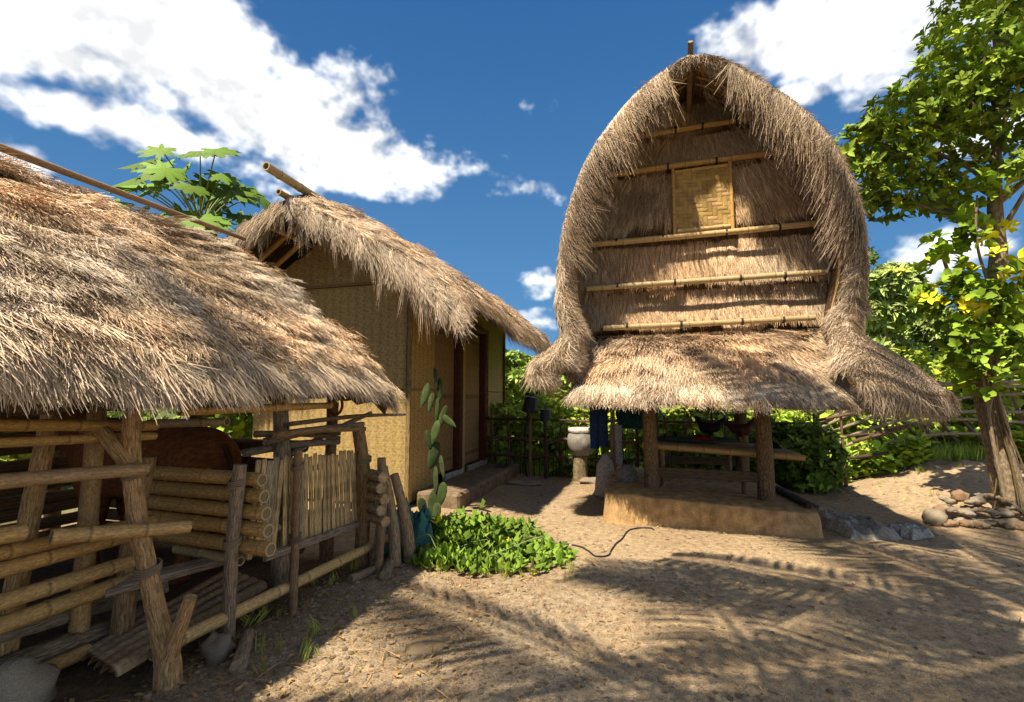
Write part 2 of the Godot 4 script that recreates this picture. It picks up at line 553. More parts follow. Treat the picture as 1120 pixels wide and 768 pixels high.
func straw_tint(p: Vector3) -> Color:
	var q := nz.get_noise_3dv(p * 7.0)
	var r := nz.get_noise_3dv(p * 28.0 + Vector3(40, 0, 0))
	var w := nz.get_noise_3dv(p * 3.1 + Vector3(0, 90, 0))
	var col := Color(1.12, 1.0, 0.88).lerp(Color(0.86, 0.88, 0.92), clampf(0.5 + 1.4 * q, 0, 1))
	return col * (1.0 + 0.36 * r + 0.45 * minf(w, 0.1) + rf(-0.22, 0.22))
func strew(k: Many, S: Callable, count: int, flip: bool, length: float, lift: float, jit: float, sink := 0.0, steer = null, v0 := 0.0, v1 := 1.0, tint := Color.WHITE) -> void:
	for q in count:
		var u := rng.randf()
		var v := rf(v0, v1)
		var p: Vector3 = S.call(u, v)
		var du: Vector3 = S.call(u + 0.01, v) - p
		var dv: Vector3 = S.call(u, v + 0.01) - p
		var nn := du.cross(dv).normalized()
		if flip: nn = -nn
		var d := dv.normalized()
		if steer != null: d = steer.call(u, v, d)
		var clump := nz.get_noise_3dv(p * 17.0)
		d = (d + nn * lift * rf(0.2, 1.5) * (1.0 + clump) + Vector3(rf(-jit, jit), rf(-jit, jit), rf(-jit, jit)) + Vector3.DOWN * sink).normalized()
		if rng.randf() < 0.18: d = d.rotated(nn, rf(-0.6, 0.6))
		var x := d.cross(nn).normalized()
		var z := x.cross(d)
		k.add(Basis(x, d * length * rf(0.65, 1.25) * (1.0 + 0.3 * clump), z), p - nn * 0.02, straw_tint(p) * tint)
# a thatch bed with thickness
func bed(parent: Node3D, called: String, S: Callable, nu: int, nv: int, thick: float, up: Vector3) -> void:
	var g := Geo.new()
	var top: Array = []
	var low: Array = []
	for r in nv + 1:
		var a := PackedVector3Array()
		var b := PackedVector3Array()
		for k in nu + 1:
			var p: Vector3 = S.call(float(k) / nu, float(r) / nv)
			a.append(p); b.append(p - up * thick)
		top.append(a); low.append(b)
	var col := Color(0.2, 0.14, 0.085)
	var flip: bool = ((top[0][1] - top[0][0]) as Vector3).cross(top[1][0] - top[0][0]).dot(up) < 0.0
	g.grid(top, col, flip)
	g.grid(low, col, not flip)
	for e in 4:
		var rim: Array = [PackedVector3Array(), PackedVector3Array()]
		var m := nu if e < 2 else nv
		for k in m + 1:
			var r := (0 if e == 0 else nv) if e < 2 else k
			var c := k if e < 2 else (0 if e == 2 else nu)
			rim[0].append(top[r][c]); rim[1].append(low[r][c])
		var mid: Vector3 = top[nv / 2][nu / 2]
		var nn: Vector3 = (rim[0][1] - rim[0][0]).cross(rim[1][0] - rim[0][0])
		g.grid(rim, col, nn.dot(rim[0][m / 2] - mid) < 0.0)
	part(parent, called, g.mesh(), mats.straw_bed)

# ---- leaves
func leaf(g: Geo, xf: Transform3D, l: float, w: float, droop: float, col: Color, shape := 0) -> void:
	var ids: Array = []
	for s in 5:
		var f := s / 4.0
		var hw := w * 0.5 * (pow(sin(PI * pow(f, 0.7 if shape == 0 else 1.5 if shape == 1 else 0.5)), 0.8) if s < 4 and s > 0 else 0.04)
		var z := -droop * l * f * f
		var nn := (xf.basis * Vector3(0, 0.6 * droop * f, 1)).normalized()
		var row: Array = []
		for q in [-1.0, 0.0, 1.0]:
			row.append(g.vert(xf * Vector3(q * hw, l * f, z + absf(q) * hw * 0.35), (nn - xf.basis.x.normalized() * q * 0.35).normalized(), col, Vector2(q, f)))
		ids.append(row)
	for s in 4:
		for q in 2:
			g.quad(ids[s][q], ids[s][q + 1], ids[s + 1][q + 1], ids[s + 1][q])
func rosette(count: int, l: float, w: float, col: Color, spread: float, shape: int) -> ArrayMesh:
	var g := Geo.new()
	for k in count:
		var b := Basis(Vector3.UP, TAU * k / count + rf(-0.4, 0.4)) * Basis(Vector3.RIGHT, rf(spread * 0.5, spread * 1.3))
		b = b * Basis(Vector3.UP, PI)
		leaf(g, Transform3D(b, Vector3(0, rf(-0.4, 0.1) * l, 0)), l * rf(0.7, 1.15), w * rf(0.8, 1.15), rf(0.1, 0.45), tone(col, 0.22), shape)
	return g.mesh()
func aim(d: Vector3, s: float) -> Basis:
	d = d.normalized()
	var x := d.cross(Vector3(0.31, 0.2, 0.93)).normalized()
	return Basis(x, d, x.cross(d)).rotated(d, rf(0, TAU)).scaled(Vector3(s, s, s))
func ball() -> Vector3:
	while true:
		var p := Vector3(rf(-1, 1), rf(-1, 1), rf(-1, 1))
		if p.length() < 1.0: return p
	return Vector3.ZERO
func foliage(k: Many, c: Vector3, rad: Vector3, count: int, size: float, col: Color, shell := 0.5) -> void:
	for q in count:
		var p := ball()
		p = p.normalized() * lerpf(p.length(), 1.0, shell)
		var o := c + p * rad
		if nz.get_noise_3dv(o * (16.0 / maxf(rad.length(), 0.5))) < -0.22: continue
		k.add(aim(p + Vector3(0, 0.7, 0) + ball() * 0.7, size * rf(0.6, 1.3)), o, tone(col, 0.34) * (Color(1.35, 1.2, 0.9) if rng.randf() < 0.14 else Color(0.95, 0.95, 1.0)))
func shrub(called: String, label: String, cat: String, group: String, at: Vector3, rad: Vector3, count: int, mesh: Mesh, size: float, col: Color, mat := "leaf") -> Node3D:
	var o := thing(called, label, cat, at, group)
	for s in 4:
		var t := at + Vector3(rf(-0.5, 0.5) * rad.x, rad.y * rf(0.9, 1.5), rf(-0.5, 0.5) * rad.z)
		pole(o, "stem", [at - Vector3(0, 0.05, 0), at.lerp(t, 0.5) + ball() * 0.06, t], [0.018, 0.014, 0.006], BROWN, "bark", 0.1, 6)
	var k := Many.new()
	foliage(k, at + Vector3(0, rad.y, 0), rad, count * 2 / 3, size, col, 0.35)
	for s in 5:
		foliage(k, at + Vector3(rf(-0.7, 0.7) * rad.x, rad.y * rf(0.5, 1.5), rf(-0.7, 0.7) * rad.z), rad * rf(0.35, 0.55), count / 15, size, col, 0.4)
	many_part(o, "foliage", mesh, mats[mat], k)
	return o
func tree(called: String, label: String, cat: String, group: String, at: Vector3, height: float, spread: float, count: int, mesh: Mesh, size: float, col: Color, mat := "leaf_far", low := 0.35) -> Node3D:
	var o := thing(called, label, cat, at, group)
	var lean := Vector3(rf(-0.08, 0.08), 0, rf(-0.08, 0.08)) * height
	var top := at + lean + Vector3(0, height * 0.86, 0)
	pole(o, "trunk", [at - Vector3(0, 0.2, 0), at.lerp(top, 0.5) + ball() * 0.04 * height, top], [height * 0.022, height * 0.015, height * 0.004], GREYWOOD, "bark", 0.2, 7)
	var k := Many.new()
	for s in 9:
		var f := rf(low, 1.0)
		var c := at.lerp(top, f) + Vector3(rf(-1, 1), rf(-0.1, 0.25), rf(-1, 1)) * spread * 0.62 * (1.25 - f * 0.6)
		pole(o, "limb", [at.lerp(top, f * 0.8), at.lerp(top, f * 0.9).lerp(c, 0.5) + Vector3(0, 0.1, 0), c], [height * 0.008, height * 0.006, height * 0.002], GREYWOOD, "bark", 0.1, 5)
		foliage(k, c, Vector3(spread, spread * 0.6, spread) * rf(0.35, 0.6), count / 9, size, col, 0.35)
	var cr := many_part(o, "crown", mesh, mats[mat], k)
	return o
# ---- surface nets of joined tapered capsules
func body_mesh(bones: Array, cell: float, blend: float, col: Callable) -> ArrayMesh:
	var lo := Vector3.INF
	var hi := -Vector3.INF
	for b in bones:
		for e in 2:
			var p: Vector3 = b[e * 2]
			var r: Vector3 = Vector3.ONE * (b[e * 2 + 1] + cell * 2.5)
			lo = lo.min(p - r); hi = hi.max(p + r)
	var n := Vector3i(((hi - lo) / cell).ceil()) + Vector3i.ONE
	var f := PackedFloat32Array()
	f.resize(n.x * n.y * n.z)
	f.fill(9.0)
	for b in bones:
		var p0: Vector3 = b[0]
		var p1: Vector3 = b[2]
		var r0: float = b[1]
		var r1: float = b[3]
		var m := Vector3.ONE * (maxf(r0, r1) + blend + cell * 3.0)
		var a := Vector3i(((p0.min(p1) - m - lo) / cell).floor()).clamp(Vector3i.ZERO, n - Vector3i.ONE)
		var z := Vector3i(((p0.max(p1) + m - lo) / cell).ceil()).clamp(Vector3i.ZERO, n - Vector3i.ONE)
		var ab := p1 - p0
		var l2 := maxf(ab.length_squared(), 1e-9)
		for i in range(a.x, z.x + 1):
			for j in range(a.y, z.y + 1):
				for k in range(a.z, z.z + 1):
					var p := lo + Vector3(i, j, k) * cell
					var t := clampf((p - p0).dot(ab) / l2, 0.0, 1.0)
					var d := (p - p0 - ab * t).length() - lerpf(r0, r1, t)
					var at := (i * n.y + j) * n.z + k
					var h := maxf(blend - absf(f[at] - d), 0.0) / blend
					f[at] = minf(f[at], d) - h * h * blend * 0.25
	var g := Geo.new()
	var ids := {}
	var val := func(i: int, j: int, k: int) -> float: return f[(i * n.y + j) * n.z + k]
	for i in n.x - 1:
		for j in n.y - 1:
			for k in n.z - 1:
				var at := (i * n.y + j) * n.z + k
				var inside := 0
				var c := PackedFloat32Array()
				for e in 8:
					var q := f[at + (e & 1) * n.y * n.z + ((e >> 1) & 1) * n.z + (e >> 2)]
					c.append(q)
					if q < 0.0: inside += 1
				if inside == 0 or inside == 8: continue
				var s := Vector3.ZERO
				var m := 0
				for e in 8:
					for ax in 3:
						var e2 := e | (1 << ax)
						if e2 != e and (c[e] < 0.0) != (c[e2] < 0.0):
							var p := Vector3(e & 1, (e >> 1) & 1, e >> 2)
							p[ax] = c[e] / (c[e] - c[e2])
							s += p; m += 1
				var grad := Vector3(c[1] + c[3] + c[5] + c[7] - c[0] - c[2] - c[4] - c[6], c[2] + c[3] + c[6] + c[7] - c[0] - c[1] - c[4] - c[5], c[4] + c[5] + c[6] + c[7] - c[0] - c[1] - c[2] - c[3])
				var w := lo + (Vector3(i, j, k) + s / m) * cell
				ids[at] = g.vert(w, grad.normalized(), col.call(w), Vector2(w.x, w.y))
	for at in ids:
		var k: int = at % n.z
		var j: int = (at / n.z) % n.y
		var i: int = at / (n.z * n.y)
		var dx := n.y * n.z
		var dy := n.z
		if j > 0 and k > 0 and (f[at] < 0.0) != (f[at + dx] < 0.0): g.quad(ids[at], ids[at - dy], ids[at - dy - 1], ids[at - 1])
		if i > 0 and k > 0 and (f[at] < 0.0) != (f[at + dy] < 0.0): g.quad(ids[at], ids[at - dx], ids[at - dx - 1], ids[at - 1])
		if i > 0 and j > 0 and (f[at] < 0.0) != (f[at + 1] < 0.0): g.quad(ids[at], ids[at - dx], ids[at - dx - dy], ids[at - dy])
	return g.mesh()
# ---------------------------------------------------------------- the place
var tufts: Array = []
var patches: Array = []
func _ready() -> void:
	rng.seed = 20240
	nz.seed = 11
	nz.frequency = 0.1
	nz.fractal_octaves = 3
	var cam := Camera3D.new()
	cam.name = "camera"
	add_child(cam)
	cam.position = Vector3(0, 1.4, 0)
	cam.rotation = Vector3(atan(50.0 / 530.0), deg_to_rad(15.9), 0)
	cam.fov = rad_to_deg(2.0 * atan(384.0 / 530.0))
	cam.near = 0.05
	cam.far = 2000.0
	cam.current = true
	var env := Environment.new()
	env.background_mode = Environment.BG_SKY
	env.sky = make_sky()
	env.tonemap_mode = Environment.TONE_MAPPER_LINEAR
	env.tonemap_exposure = 2.0
	env.sdfgi_enabled = true
	env.ssao_enabled = true
	env.ssil_enabled = true
	var we := WorldEnvironment.new()
	we.environment = env
	add_child(we)
	var sun := DirectionalLight3D.new()
	sun.name = "sun"
	add_child(sun)
	sun.look_at_from_position(Vector3.ZERO, Vector3(SUN_SHIFT.x, -1.0, -SUN_SHIFT.y))
	sun.light_energy = 1.5
	sun.light_color = Color(1.0, 0.95, 0.86)
	sun.light_angular_distance = 0.5
	sun.shadow_enabled = true
	make_materials()
	for k in 4:
		tufts.append(tuft_mesh(14))
	patches = [patch_mesh(160, 0.3, 0.26, 0.04, 0.14, 0.85, 0.4), patch_mesh(160, 0.28, 0.24, 0.06, 0.17, 0.45, 0.22), patch_mesh(160, 0.3, 0.26, 0.06, 0.18, 0.6, 0.3), patch_mesh(140, 0.26, 0.2, 0.08, 0.17, 0.25, 0.14)]
	build_ground()
	build_granary()
	build_house()
	build_shed()
	build_fences()
	build_green()
	build_tree()
	build_yard()
	build_shade()

func build_ground() -> void:
	var xs: Array = []
	var zs: Array = []
	for e in [[xs, -7.0, 7.0], [zs, -1.0, 11.0]]:
		var q: float = e[1]
		var far: Array = []
		var st := 0.12
		while q > -900.0:
			q -= st; st *= 1.25
			far.push_front(q)
		e[0].append_array(far)
		q = e[1]
		while q < e[2]:
			e[0].append(q); q += 0.06
		st = 0.12
		while q < 900.0:
			e[0].append(q); st *= 1.25; q += st
	var rows: Array = []
	for b in zs:
		var row := PackedVector3Array()
		for a in xs:
			row.append(on(a, b))
		rows.append(row)
	var g := Geo.new()
	g.grid(rows, func(p: Vector3) -> Color:
		var a := p.x
		var b := -p.z
		var q := nz.get_noise_2d(a * 5.0, b * 5.0 + 33.0)
		var r := nz.get_noise_2d(a * 22.0 + 5.0, b * 22.0)
		var gravel := smoothstep(0.6, -0.6, a - (b - 3.4) * 0.25 + q) * smoothstep(4.6, 3.6, b + r)
		var col := Color(0.58, 0.435, 0.275).lerp(Color(0.54, 0.43, 0.30), gravel).lerp(Color(0.46, 0.335, 0.205), clampf(0.4 + q * 1.6 + r * 0.8, 0, 1) * 0.75)
		var green := smoothstep(8.4, 9.6, b + q * 0.5 + absf(r) * 0.4)
		green = maxf(green, maxf(smoothstep(6.5, 9.0, a + q), smoothstep(6.0, 7.5, -a)))
		var dung := smoothstep(-2.0, -2.5, a + r * 0.3) * smoothstep(4.2, 3.6, b + r * 0.3) 
		return col.lerp(Color(0.14, 0.18, 0.05), green).lerp(Color(0.15, 0.105, 0.065), dung * 0.85), false)
	tag(part(self, "ground", g.mesh(), mats.soil), "", "", "", "structure")
	# a long low hill far behind
	var hr: Array = []
	for k in 9:
		var row := PackedVector3Array()
		for s in 61:
			var a := -140.0 + s * 7.0
			var top := 4.0 + 17.0 * exp(-pow((a - 95.0) / 38.0, 2)) + 2.5 * nz.get_noise_1d(a * 1.7)
			var f := k / 8.0
			row.append(W(a, 95.0 + 50.0 * f, top * sin(f * PI * 0.5) - 0.3))
		hr.append(row)
	var hg := Geo.new()
	hg.grid(hr, func(p: Vector3) -> Color:
		return Color(0.075, 0.115, 0.03).lerp(Color(0.14, 0.16, 0.06), clampf(0.5 + nz.get_noise_2d(p.x * 2.0, p.z * 2.0), 0, 1)), false)
	tag(part(self, "hills", hg.mesh(), mats.plaster), "", "", "", "structure")
	var kt := Many.new()
	var clump := rosette(14, 1.0, 0.6, Color(0.15, 0.22, 0.05), 1.0, 0)
	for q in 5200:
		var s := rf(0, 60)
		var f := rf(0.0, 1.0)
		var a := -140.0 + s * 7.0
		var top := 4.0 + 17.0 * exp(-pow((a - 95.0) / 38.0, 2)) + 2.5 * nz.get_noise_1d(a * 1.7)
		kt.add(aim(Vector3(rf(-0.4, 0.4), 1, rf(-0.4, 0.4)), rf(1.2, 2.8)), W(a, 95.0 + 50.0 * f, top * sin(f * PI * 0.5) + 0.3), tone(Color(1.1, 1.1, 0.9), 0.3))
	tag(many_part(self, "hillside_scrub", clump, mats.leaf_far, kt), "low green scrub covering the far hillside", "scrub")
	# gravel and small stones
	for v in 3:
		var pm := rock_mesh(7.0 * v + 3.0, [Color(0.58, 0.43, 0.28), Color(0.5, 0.35, 0.21), Color(0.66, 0.55, 0.41)][v])
		var k := Many.new()
		for q in 11000:
			var a := rf(-2.4, 2.2)
			var b := rf(1.4, 5.4)
			var dense := smoothstep(0.9, -0.7, a - (b - 3.2) * 0.3 + nz.get_noise_2d(a * 9.0, b * 9.0) * 1.4) * smoothstep(5.0, 3.4, b)
			if rng.randf() > dense * 0.95 + 0.05: continue
			var s := 0.0028 + 0.0125 * pow(rng.randf(), 4.0)
			k.add(Basis.from_euler(Vector3(rf(0, 6), rf(0, 6), rf(0, 6))).scaled(Vector3(s, s * rf(0.4, 0.7), s * rf(0.8, 1.4))), on(a, b, s * 0.15), tone(Color.WHITE, 0.28))
		for q in 1100:
			var a := rf(-2.2, 5.0)
			var b := rf(2.0, 9.0)
			var s := 0.003 + 0.016 * pow(rng.randf(), 3.0)
			k.add(Basis.from_euler(Vector3(rf(0, 6), rf(0, 6), rf(0, 6))).scaled(Vector3(s, s * 0.6, s)), on(a, b, s * 0.2), tone(Color.WHITE, 0.28))
		tag(many_part(self, "gravel", pm, mats.stone, k), ["tan gravel strewn over the lane", "brown gravel strewn over the lane", "pale gravel strewn over the lane"][v], "gravel")
	# straw, twigs and dry leaf litter
	var lg := Geo.new()
	leaf(lg, Transform3D(Basis(Vector3.RIGHT, -PI / 2), Vector3.ZERO), 1.0, 0.35, 0.15, Color(0.34, 0.24, 0.12), 0)
	var kl := Many.new()
	for q in 3200:
		var a := rf(-2.6, 4.6)
		var b := rf(1.5, 8.4)
		if q < 1500:
			a = rf(-2.7, -0.9); b = rf(1.6, 5.2)
		var s := rf(0.02, 0.06)
		var thin := rng.randf() < 0.6
		kl.add(Basis.from_euler(Vector3(rf(-0.3, 0.3), rf(0, 6.3), rf(-0.3, 0.3))) * Basis.from_scale(Vector3(s * (0.3 if thin else 1.0), s, s * (2.6 if thin else 1.0))), on(a, b, 0.012), tone(Color(1.1, 1, 0.9), 0.4))
	tag(many_part(self, "leaf_litter", lg.mesh(), mats.leaf, kl), "dry leaf and straw bits scattered on the soil", "litter")

# ---------------------------------------------------------------- granary
func build_granary() -> void:
	var base := W(0.55, 6.8, 0.0)
	var o := thing("rice_granary", "tall bonnet-shaped thatched rice granary on four posts", "granary", base)
	# mud plinth
	var rows: Array = []
	for q in [[0.03, -0.08], [0.02, 0.05], [0.0, 0.6], [-0.006, 0.93], [-0.03, 1.0], [-0.3, 1.02], [-0.9, 1.0]]:
		var row := PackedVector3Array()
		for s in 145:
			var an := TAU * (s % 144) / 144.0
			var c := Vector2(cos(an), sin(an))
			var sq := pow(pow(absf(c.x), 26.0) + pow(absf(c.y), 26.0), -1.0 / 26.0)
			var a: float = 0.545 + c.x * sq * (1.09 + q[0] * (1.0 if q[0] > -0.5 else 1.0))
			var b: float = 6.77 - c.y * sq * (1.13 + q[0])
			var top := lerpf(0.335, 0.225, (a + 0.55) / 2.2)
			var w := 1.0 + 0.02 * nz.get_noise_3d(a * 30.0, q[1] * 12.0, b * 30.0)
			row.append(W(0.545 + (a - 0.545) * w, 6.77 + (b - 6.77) * w, q[1] * top + 0.012 * nz.get_noise_2d(a * 25.0, b * 25.0) * (1.0 if q[1] > 0.5 else 0.0)))
		rows.append(row)
	var g := Geo.new()
	g.grid(rows, func(p: Vector3) -> Color:
		var k := nz.get_noise_3dv(p * 22.0)
		return MUD * (1.0 + 0.18 * k) , false)
	var mid := g.vert(W(0.545, 6.77, 0.285), Vector3.UP, MUD, Vector2.ZERO)
	for s in 144:
		g.tri(mid, g.v.size() - 2 - s, g.v.size() - 3 - s)
	for e in g.v.size():
		if g.n[e].dot(g.v[e] - W(0.545, 6.77, -0.4)) < 0.0: g.n[e] = -g.n[e]
	part(o, "plinth", fix(g).mesh(), mats.plaster)
	# posts, beams
	for p in [[-0.02, 6.14, 0.085], [1.22, 6.14, 0.09], [0.02, 7.45, 0.085], [1.2, 7.45, 0.085]]:
		pole(o, "post", [W(p[0], p[1], 0.1), W(p[0] + 0.004, p[1], 0.7), W(p[0] - 0.01, p[1], 1.75)], [p[2] * 1.04, p[2], p[2] * 0.93], Color(0.25, 0.165, 0.085), "wood", 0.12, 14)
	plank(o, "tie_beam", W(0.06, 6.14, 0.51), W(1.15, 6.14, 0.49), 0.115, 0.045, Vector3(0, 0, 1), Color(0.2, 0.135, 0.075))
	plank(o, "tie_beam", W(0.06, 7.45, 0.5), W(1.15, 7.45, 0.5), 0.1, 0.045, Vector3(0, 0, 1), Color(0.2, 0.135, 0.075))
	plank(o, "floor_beam", W(-0.9, 6.14, 1.66), W(2.1, 6.14, 1.66), 0.12, 0.1, Vector3(0, 0, 1), Color(0.2, 0.135, 0.075))
	plank(o, "floor_beam", W(-0.9, 7.45, 1.66), W(2.1, 7.45, 1.66), 0.12, 0.1, Vector3(0, 0, 1), Color(0.2, 0.135, 0.075))
	plank(o, "floor_board", W(0.55, 5.72, 1.77), W(0.55, 8.1, 1.77), 2.5, 0.05, Vector3.UP, Color(0.2, 0.135, 0.075))
	# bonnet profile, front view: outer edge, inner edge (x, height)
	var P := [[-1.24, 1.70, -1.1, 1.64], [-1.3, 1.80, -0.98, 1.70], [-1.08, 1.94, -0.78, 1.82], [-0.94, 2.13, -0.66, 2.06], [-1.0, 2.43, -0.74, 2.41], [-0.97, 2.84, -0.77, 2.8], [-0.92, 3.2, -0.76, 3.12], [-0.82, 3.58, -0.68, 3.5], [-0.6, 4.11, -0.47, 3.98], [-0.17, 4.64, -0.1, 4.47], [0.2, 4.88, 0.24, 4.78], [0.51, 5.0, 0.53, 4.92],
		[0.8, 4.9, 0.8, 4.78], [1.02, 4.76, 0.99, 4.6], [1.42, 4.4, 1.34, 4.24], [1.72, 4.0, 1.62, 3.86], [1.9, 3.58, 1.76, 3.47], [2.0, 3.17, 1.82, 3.08], [2.01, 2.63, 1.78, 2.58], [1.97, 2.28, 1.7, 2.26], [1.94, 2.04, 1.66, 2.0], [2.14, 1.86, 1.7, 1.76], [2.38, 1.70, 1.84, 1.48], [2.54, 1.55, 2.1, 1.40], [2.58, 1.47, 2.44, 1.39]]
	var at := func(u: float, inner: int) -> Vector2:
		var x := clampf(u, 0.0, 1.0) * (P.size() - 1)
		var k := clampi(int(x), 0, P.size() - 2)
		var q: Array = []
		for e in 4:
			var r: Array = P[clampi(k - 1 + e, 0, P.size() - 1)]
			q.append(Vector2(r[inner * 2], r[inner * 2 + 1]))
		return (q[1] as Vector2).cubic_interpolate(q[2], q[0], q[3], x - k)
	# the front lip (outer edge to inner edge) and the shell behind it
	var lip := func(u: float, v: float) -> Vector3:
		var p: Vector2 = at.call(u, 0).lerp(at.call(u, 1), v)
		var fwd := 0.3 * (smoothstep(0.79, 0.93, u) + 0.15 * smoothstep(0.17, 0.05, u))
		return W(p.x * (1.0 - 0.055 * fwd / 0.3), 5.36 - fwd * (0.6 + 0.4 * v) - 0.24 * sin(PI * minf(v * 0.8 + 0.06, 1.0)), 1.4 + (p.y - 1.4) * (1.0 - 0.055 * fwd / 0.3))
	var shell := func(u: float, v: float) -> Vector3:
		var p: Vector2 = at.call(u, 0)
		var f := v
		var fwd := 0.18 * (smoothstep(0.79, 0.93, u) + 0.15 * smoothstep(0.17, 0.05, u))
		return W(lerpf(p.x * (1.0 - 0.055 * fwd / 0.18), 0.55 + (p.x - 0.55) * 0.94, f), lerpf(5.34 - fwd, 8.3, v), p.y)
	var soffit := func(u: float, v: float) -> Vector3:
		var p: Vector2 = at.call(u, 1)
		var q: Vector2 = at.call(u, 0)
		return W(lerpf(p.x, lerpf(p.x, q.x, 0.3), v), lerpf(5.24, 5.9, v), lerpf(p.y, lerpf(p.y, q.y, 0.3), v))
	var gg := Geo.new()
	for S in [lip, shell, soffit]:
		var rr: Array = []
		for r in 9:
			var row := PackedVector3Array()
			for k in 97:
				row.append(S.call(k / 96.0, r / 8.0))
			rr.append(row)
		gg.grid(rr, Color(0.3, 0.2, 0.11), S == shell, 1.0)
	var bonnet := part(o, "bonnet_roof", gg.mesh(), mats.straw_bed)
	# back wall of the bonnet, woven
	var bw := Geo.new()
	var brow: Array = [PackedVector3Array(), PackedVector3Array()]
	for k in 49:
		var p: Vector2 = at.call(0.1 + 0.8 * k / 48.0, 0)
		brow[0].append(W(0.55 + (p.x - 0.55) * 0.93, 8.2, p.y)); brow[1].append(W(0.55, 8.2, 1.8))
	bw.grid(brow, Color(0.3, 0.2, 0.11), true)
	part(o, "back_wall", bw.mesh(), mats.straw_bed)
	var flow := func(u: float, v: float, d: Vector3) -> Vector3:
		var p: Vector2 = at.call(u, 0)
		var q: Vector2 = at.call(u + (0.01 if u > 0.46 else -0.01), 0)
		var along := (q - p).normalized() if q != p else Vector2.DOWN
		return (Vector3(along.x, along.y, 0) * 1.1 + d * (0.15 + 0.35 * v) + Vector3.DOWN * 0.45).normalized()
	var k0 := Many.new()
	strew(k0, lip, 5200, false, 0.17, 0.22, 0.26, 0.06, flow, -0.02, 0.85)
	var tails := func(u: float, v: float) -> Vector3: return lip.call(0.78 + 0.22 * u, v)
	strew(k0, tails, 1500, false, 0.18, 0.2, 0.14, 0.15, flow, 0.0, 0.9)
	var tails2 := func(u: float, v: float) -> Vector3: return lip.call(0.16 * u, v)
	strew(k0, tails2, 900, false, 0.16, 0.2, 0.14, 0.15, flow, 0.0, 0.9)
	strew(k0, shell, 1500, true, 0.3, 0.1, 0.1, 0.1, flow, 0.0, 0.3)
	joined_part(bonnet, "straw", tufts[0], mats.straw, k0)
	# long loose tassels beside the peak
	var k1 := Many.new()
	for e in [[0.31, 0.42, 620], [0.52, 0.63, 700], [0.24, 0.31, 260], [0.63, 0.72, 330]]:
		var S2 := func(u: float, v: float) -> Vector3: return lip.call(lerpf(e[0], e[1], u), v) + Vector3(0, 0, 0.03)
		strew(k1, S2, e[2] / 2, false, 0.4, 0.05, 0.14, 1.1, null, 0.1, 0.7)
	joined_part(bonnet, "hanging_straw", tufts[1], mats.straw, k1)
	# front wall: courses of straw clamped by bamboo
	var wall := func(u: float, h: float) -> Vector3:
		var half := 1.42 * sqrt(clampf(1.0 - pow(maxf(h - 2.9, 0.0) / 2.1, 2.0), 0.02, 1.0))
		return W(0.55 + (u - 0.5) * 2.0 * half, 5.80, h)
	var fw := Geo.new()
	var fr: Array = []
	for r in 19:
		var row := PackedVector3Array()
		for k in 21:
			row.append(wall.call(k / 20.0, 4.92 - 2.8 * r / 18.0))
		fr.append(row)
	fw.grid(fr, Color(0.26, 0.175, 0.095), true)
	var front := part(o, "front_wall", fw.mesh(), mats.straw_bed)
	var k2 := Many.new()
	for c in [[4.9, 4.5, 90, 0.03, 0.9], [4.5, 4.06, 150, 0.04, 0.9], [4.08, 3.25, 420, 0.05, 1.0], [3.2, 2.70, 330, 0.12, 1.0], [2.65, 2.24, 300, 0.13, 0.9]]:
		var S3 := func(u: float, v: float) -> Vector3:
			var p: Vector3 = wall.call(u, lerpf(c[0], c[1], v))
			return p + Vector3(0, 0, 0.01 + c[3] * pow(v, 1.3))
		strew(k2, S3, c[2], true, c[4], 0.1, 0.05, 0.0, null, 0.0, 0.6, Color(0.95, 0.9, 0.82))
	many_part(front, "straw", patches[3], mats.straw, k2)
	# skirt over the front
	var skirt := func(u: float, v: float) -> Vector3:
		var a := lerpf(lerpf(-0.60, 1.72, u), lerpf(-0.84, 2.12, u), v)
		return W(a, 5.76 - 0.79 * pow(v, 0.82) + (0.42 if u > 0.5 else 0.3) * v * pow(absf(u - 0.5) * 2.0, 3.0), 2.13 - 0.67 * pow(v, 1.12) - 0.06 * u * v + 0.02 * nz.get_noise_2d(u * 60.0, v * 20.0))
	bed(o, "skirt_roof", skirt, 40, 10, 0.16, Vector3(0, 0.8, 0.6))
	var k3 := Many.new()
	strew(k3, skirt, 500, true, 1.0, 0.08, 0.07, 0.02, null, 0.0, 0.76)
	many_part(o, "skirt_straw", patches[1], mats.straw, k3)
	var k4 := Many.new()
	strew(k4, skirt, 1700, true, 0.19, 0.12, 0.12, 0.12, null, 0.85, 0.99)
	joined_part(o, "skirt_fringe", tufts[3], mats.straw, k4)
	# bamboo battens with dark lashings
	for q in [[2.19, -0.5, 1.64, 0.032, PALE, 5.56], [2.66, -0.68, 1.76, 0.032, PALE, 5.57], [3.2, -0.72, 1.8, 0.034, GOLD.lerp(PALE, 0.5), 5.63], [4.06, -0.42, 1.52, 0.036, GOLD, 5.70], [4.5, -0.12, 1.16, 0.034, GOLD, 5.71]]:
		var bt := bamboo(o, "batten", W(q[1], q[5], q[0] - 0.01), W(q[2], q[5], q[0] + 0.015), q[3], q[4], rf(-0.004, 0.006))
		for e in 4:
			var x := lerpf(q[1], q[2], (e + rf(0.3, 0.7)) / 4.0)
			var lg := Geo.new()
			lg.tube([W(x, q[5], q[0] + 0.003), W(x + 0.022, q[5], q[0] + 0.003)], [q[3] * 1.16, q[3] * 1.16], 10, Color(0.03, 0.022, 0.016))
			part(bt, "lashing", lg.mesh(), mats.plain)
	# hatch
	var hx := Geo.new()
	hx.box(Transform3D(Basis.IDENTITY, W(0.62, 5.71, 3.63)), Vector3(0.58, 0.76, 0.03), Color(0.46, 0.31, 0.14), 0.004)
	var hatch := part(o, "hatch", hx.mesh(), mats.weave_wide)
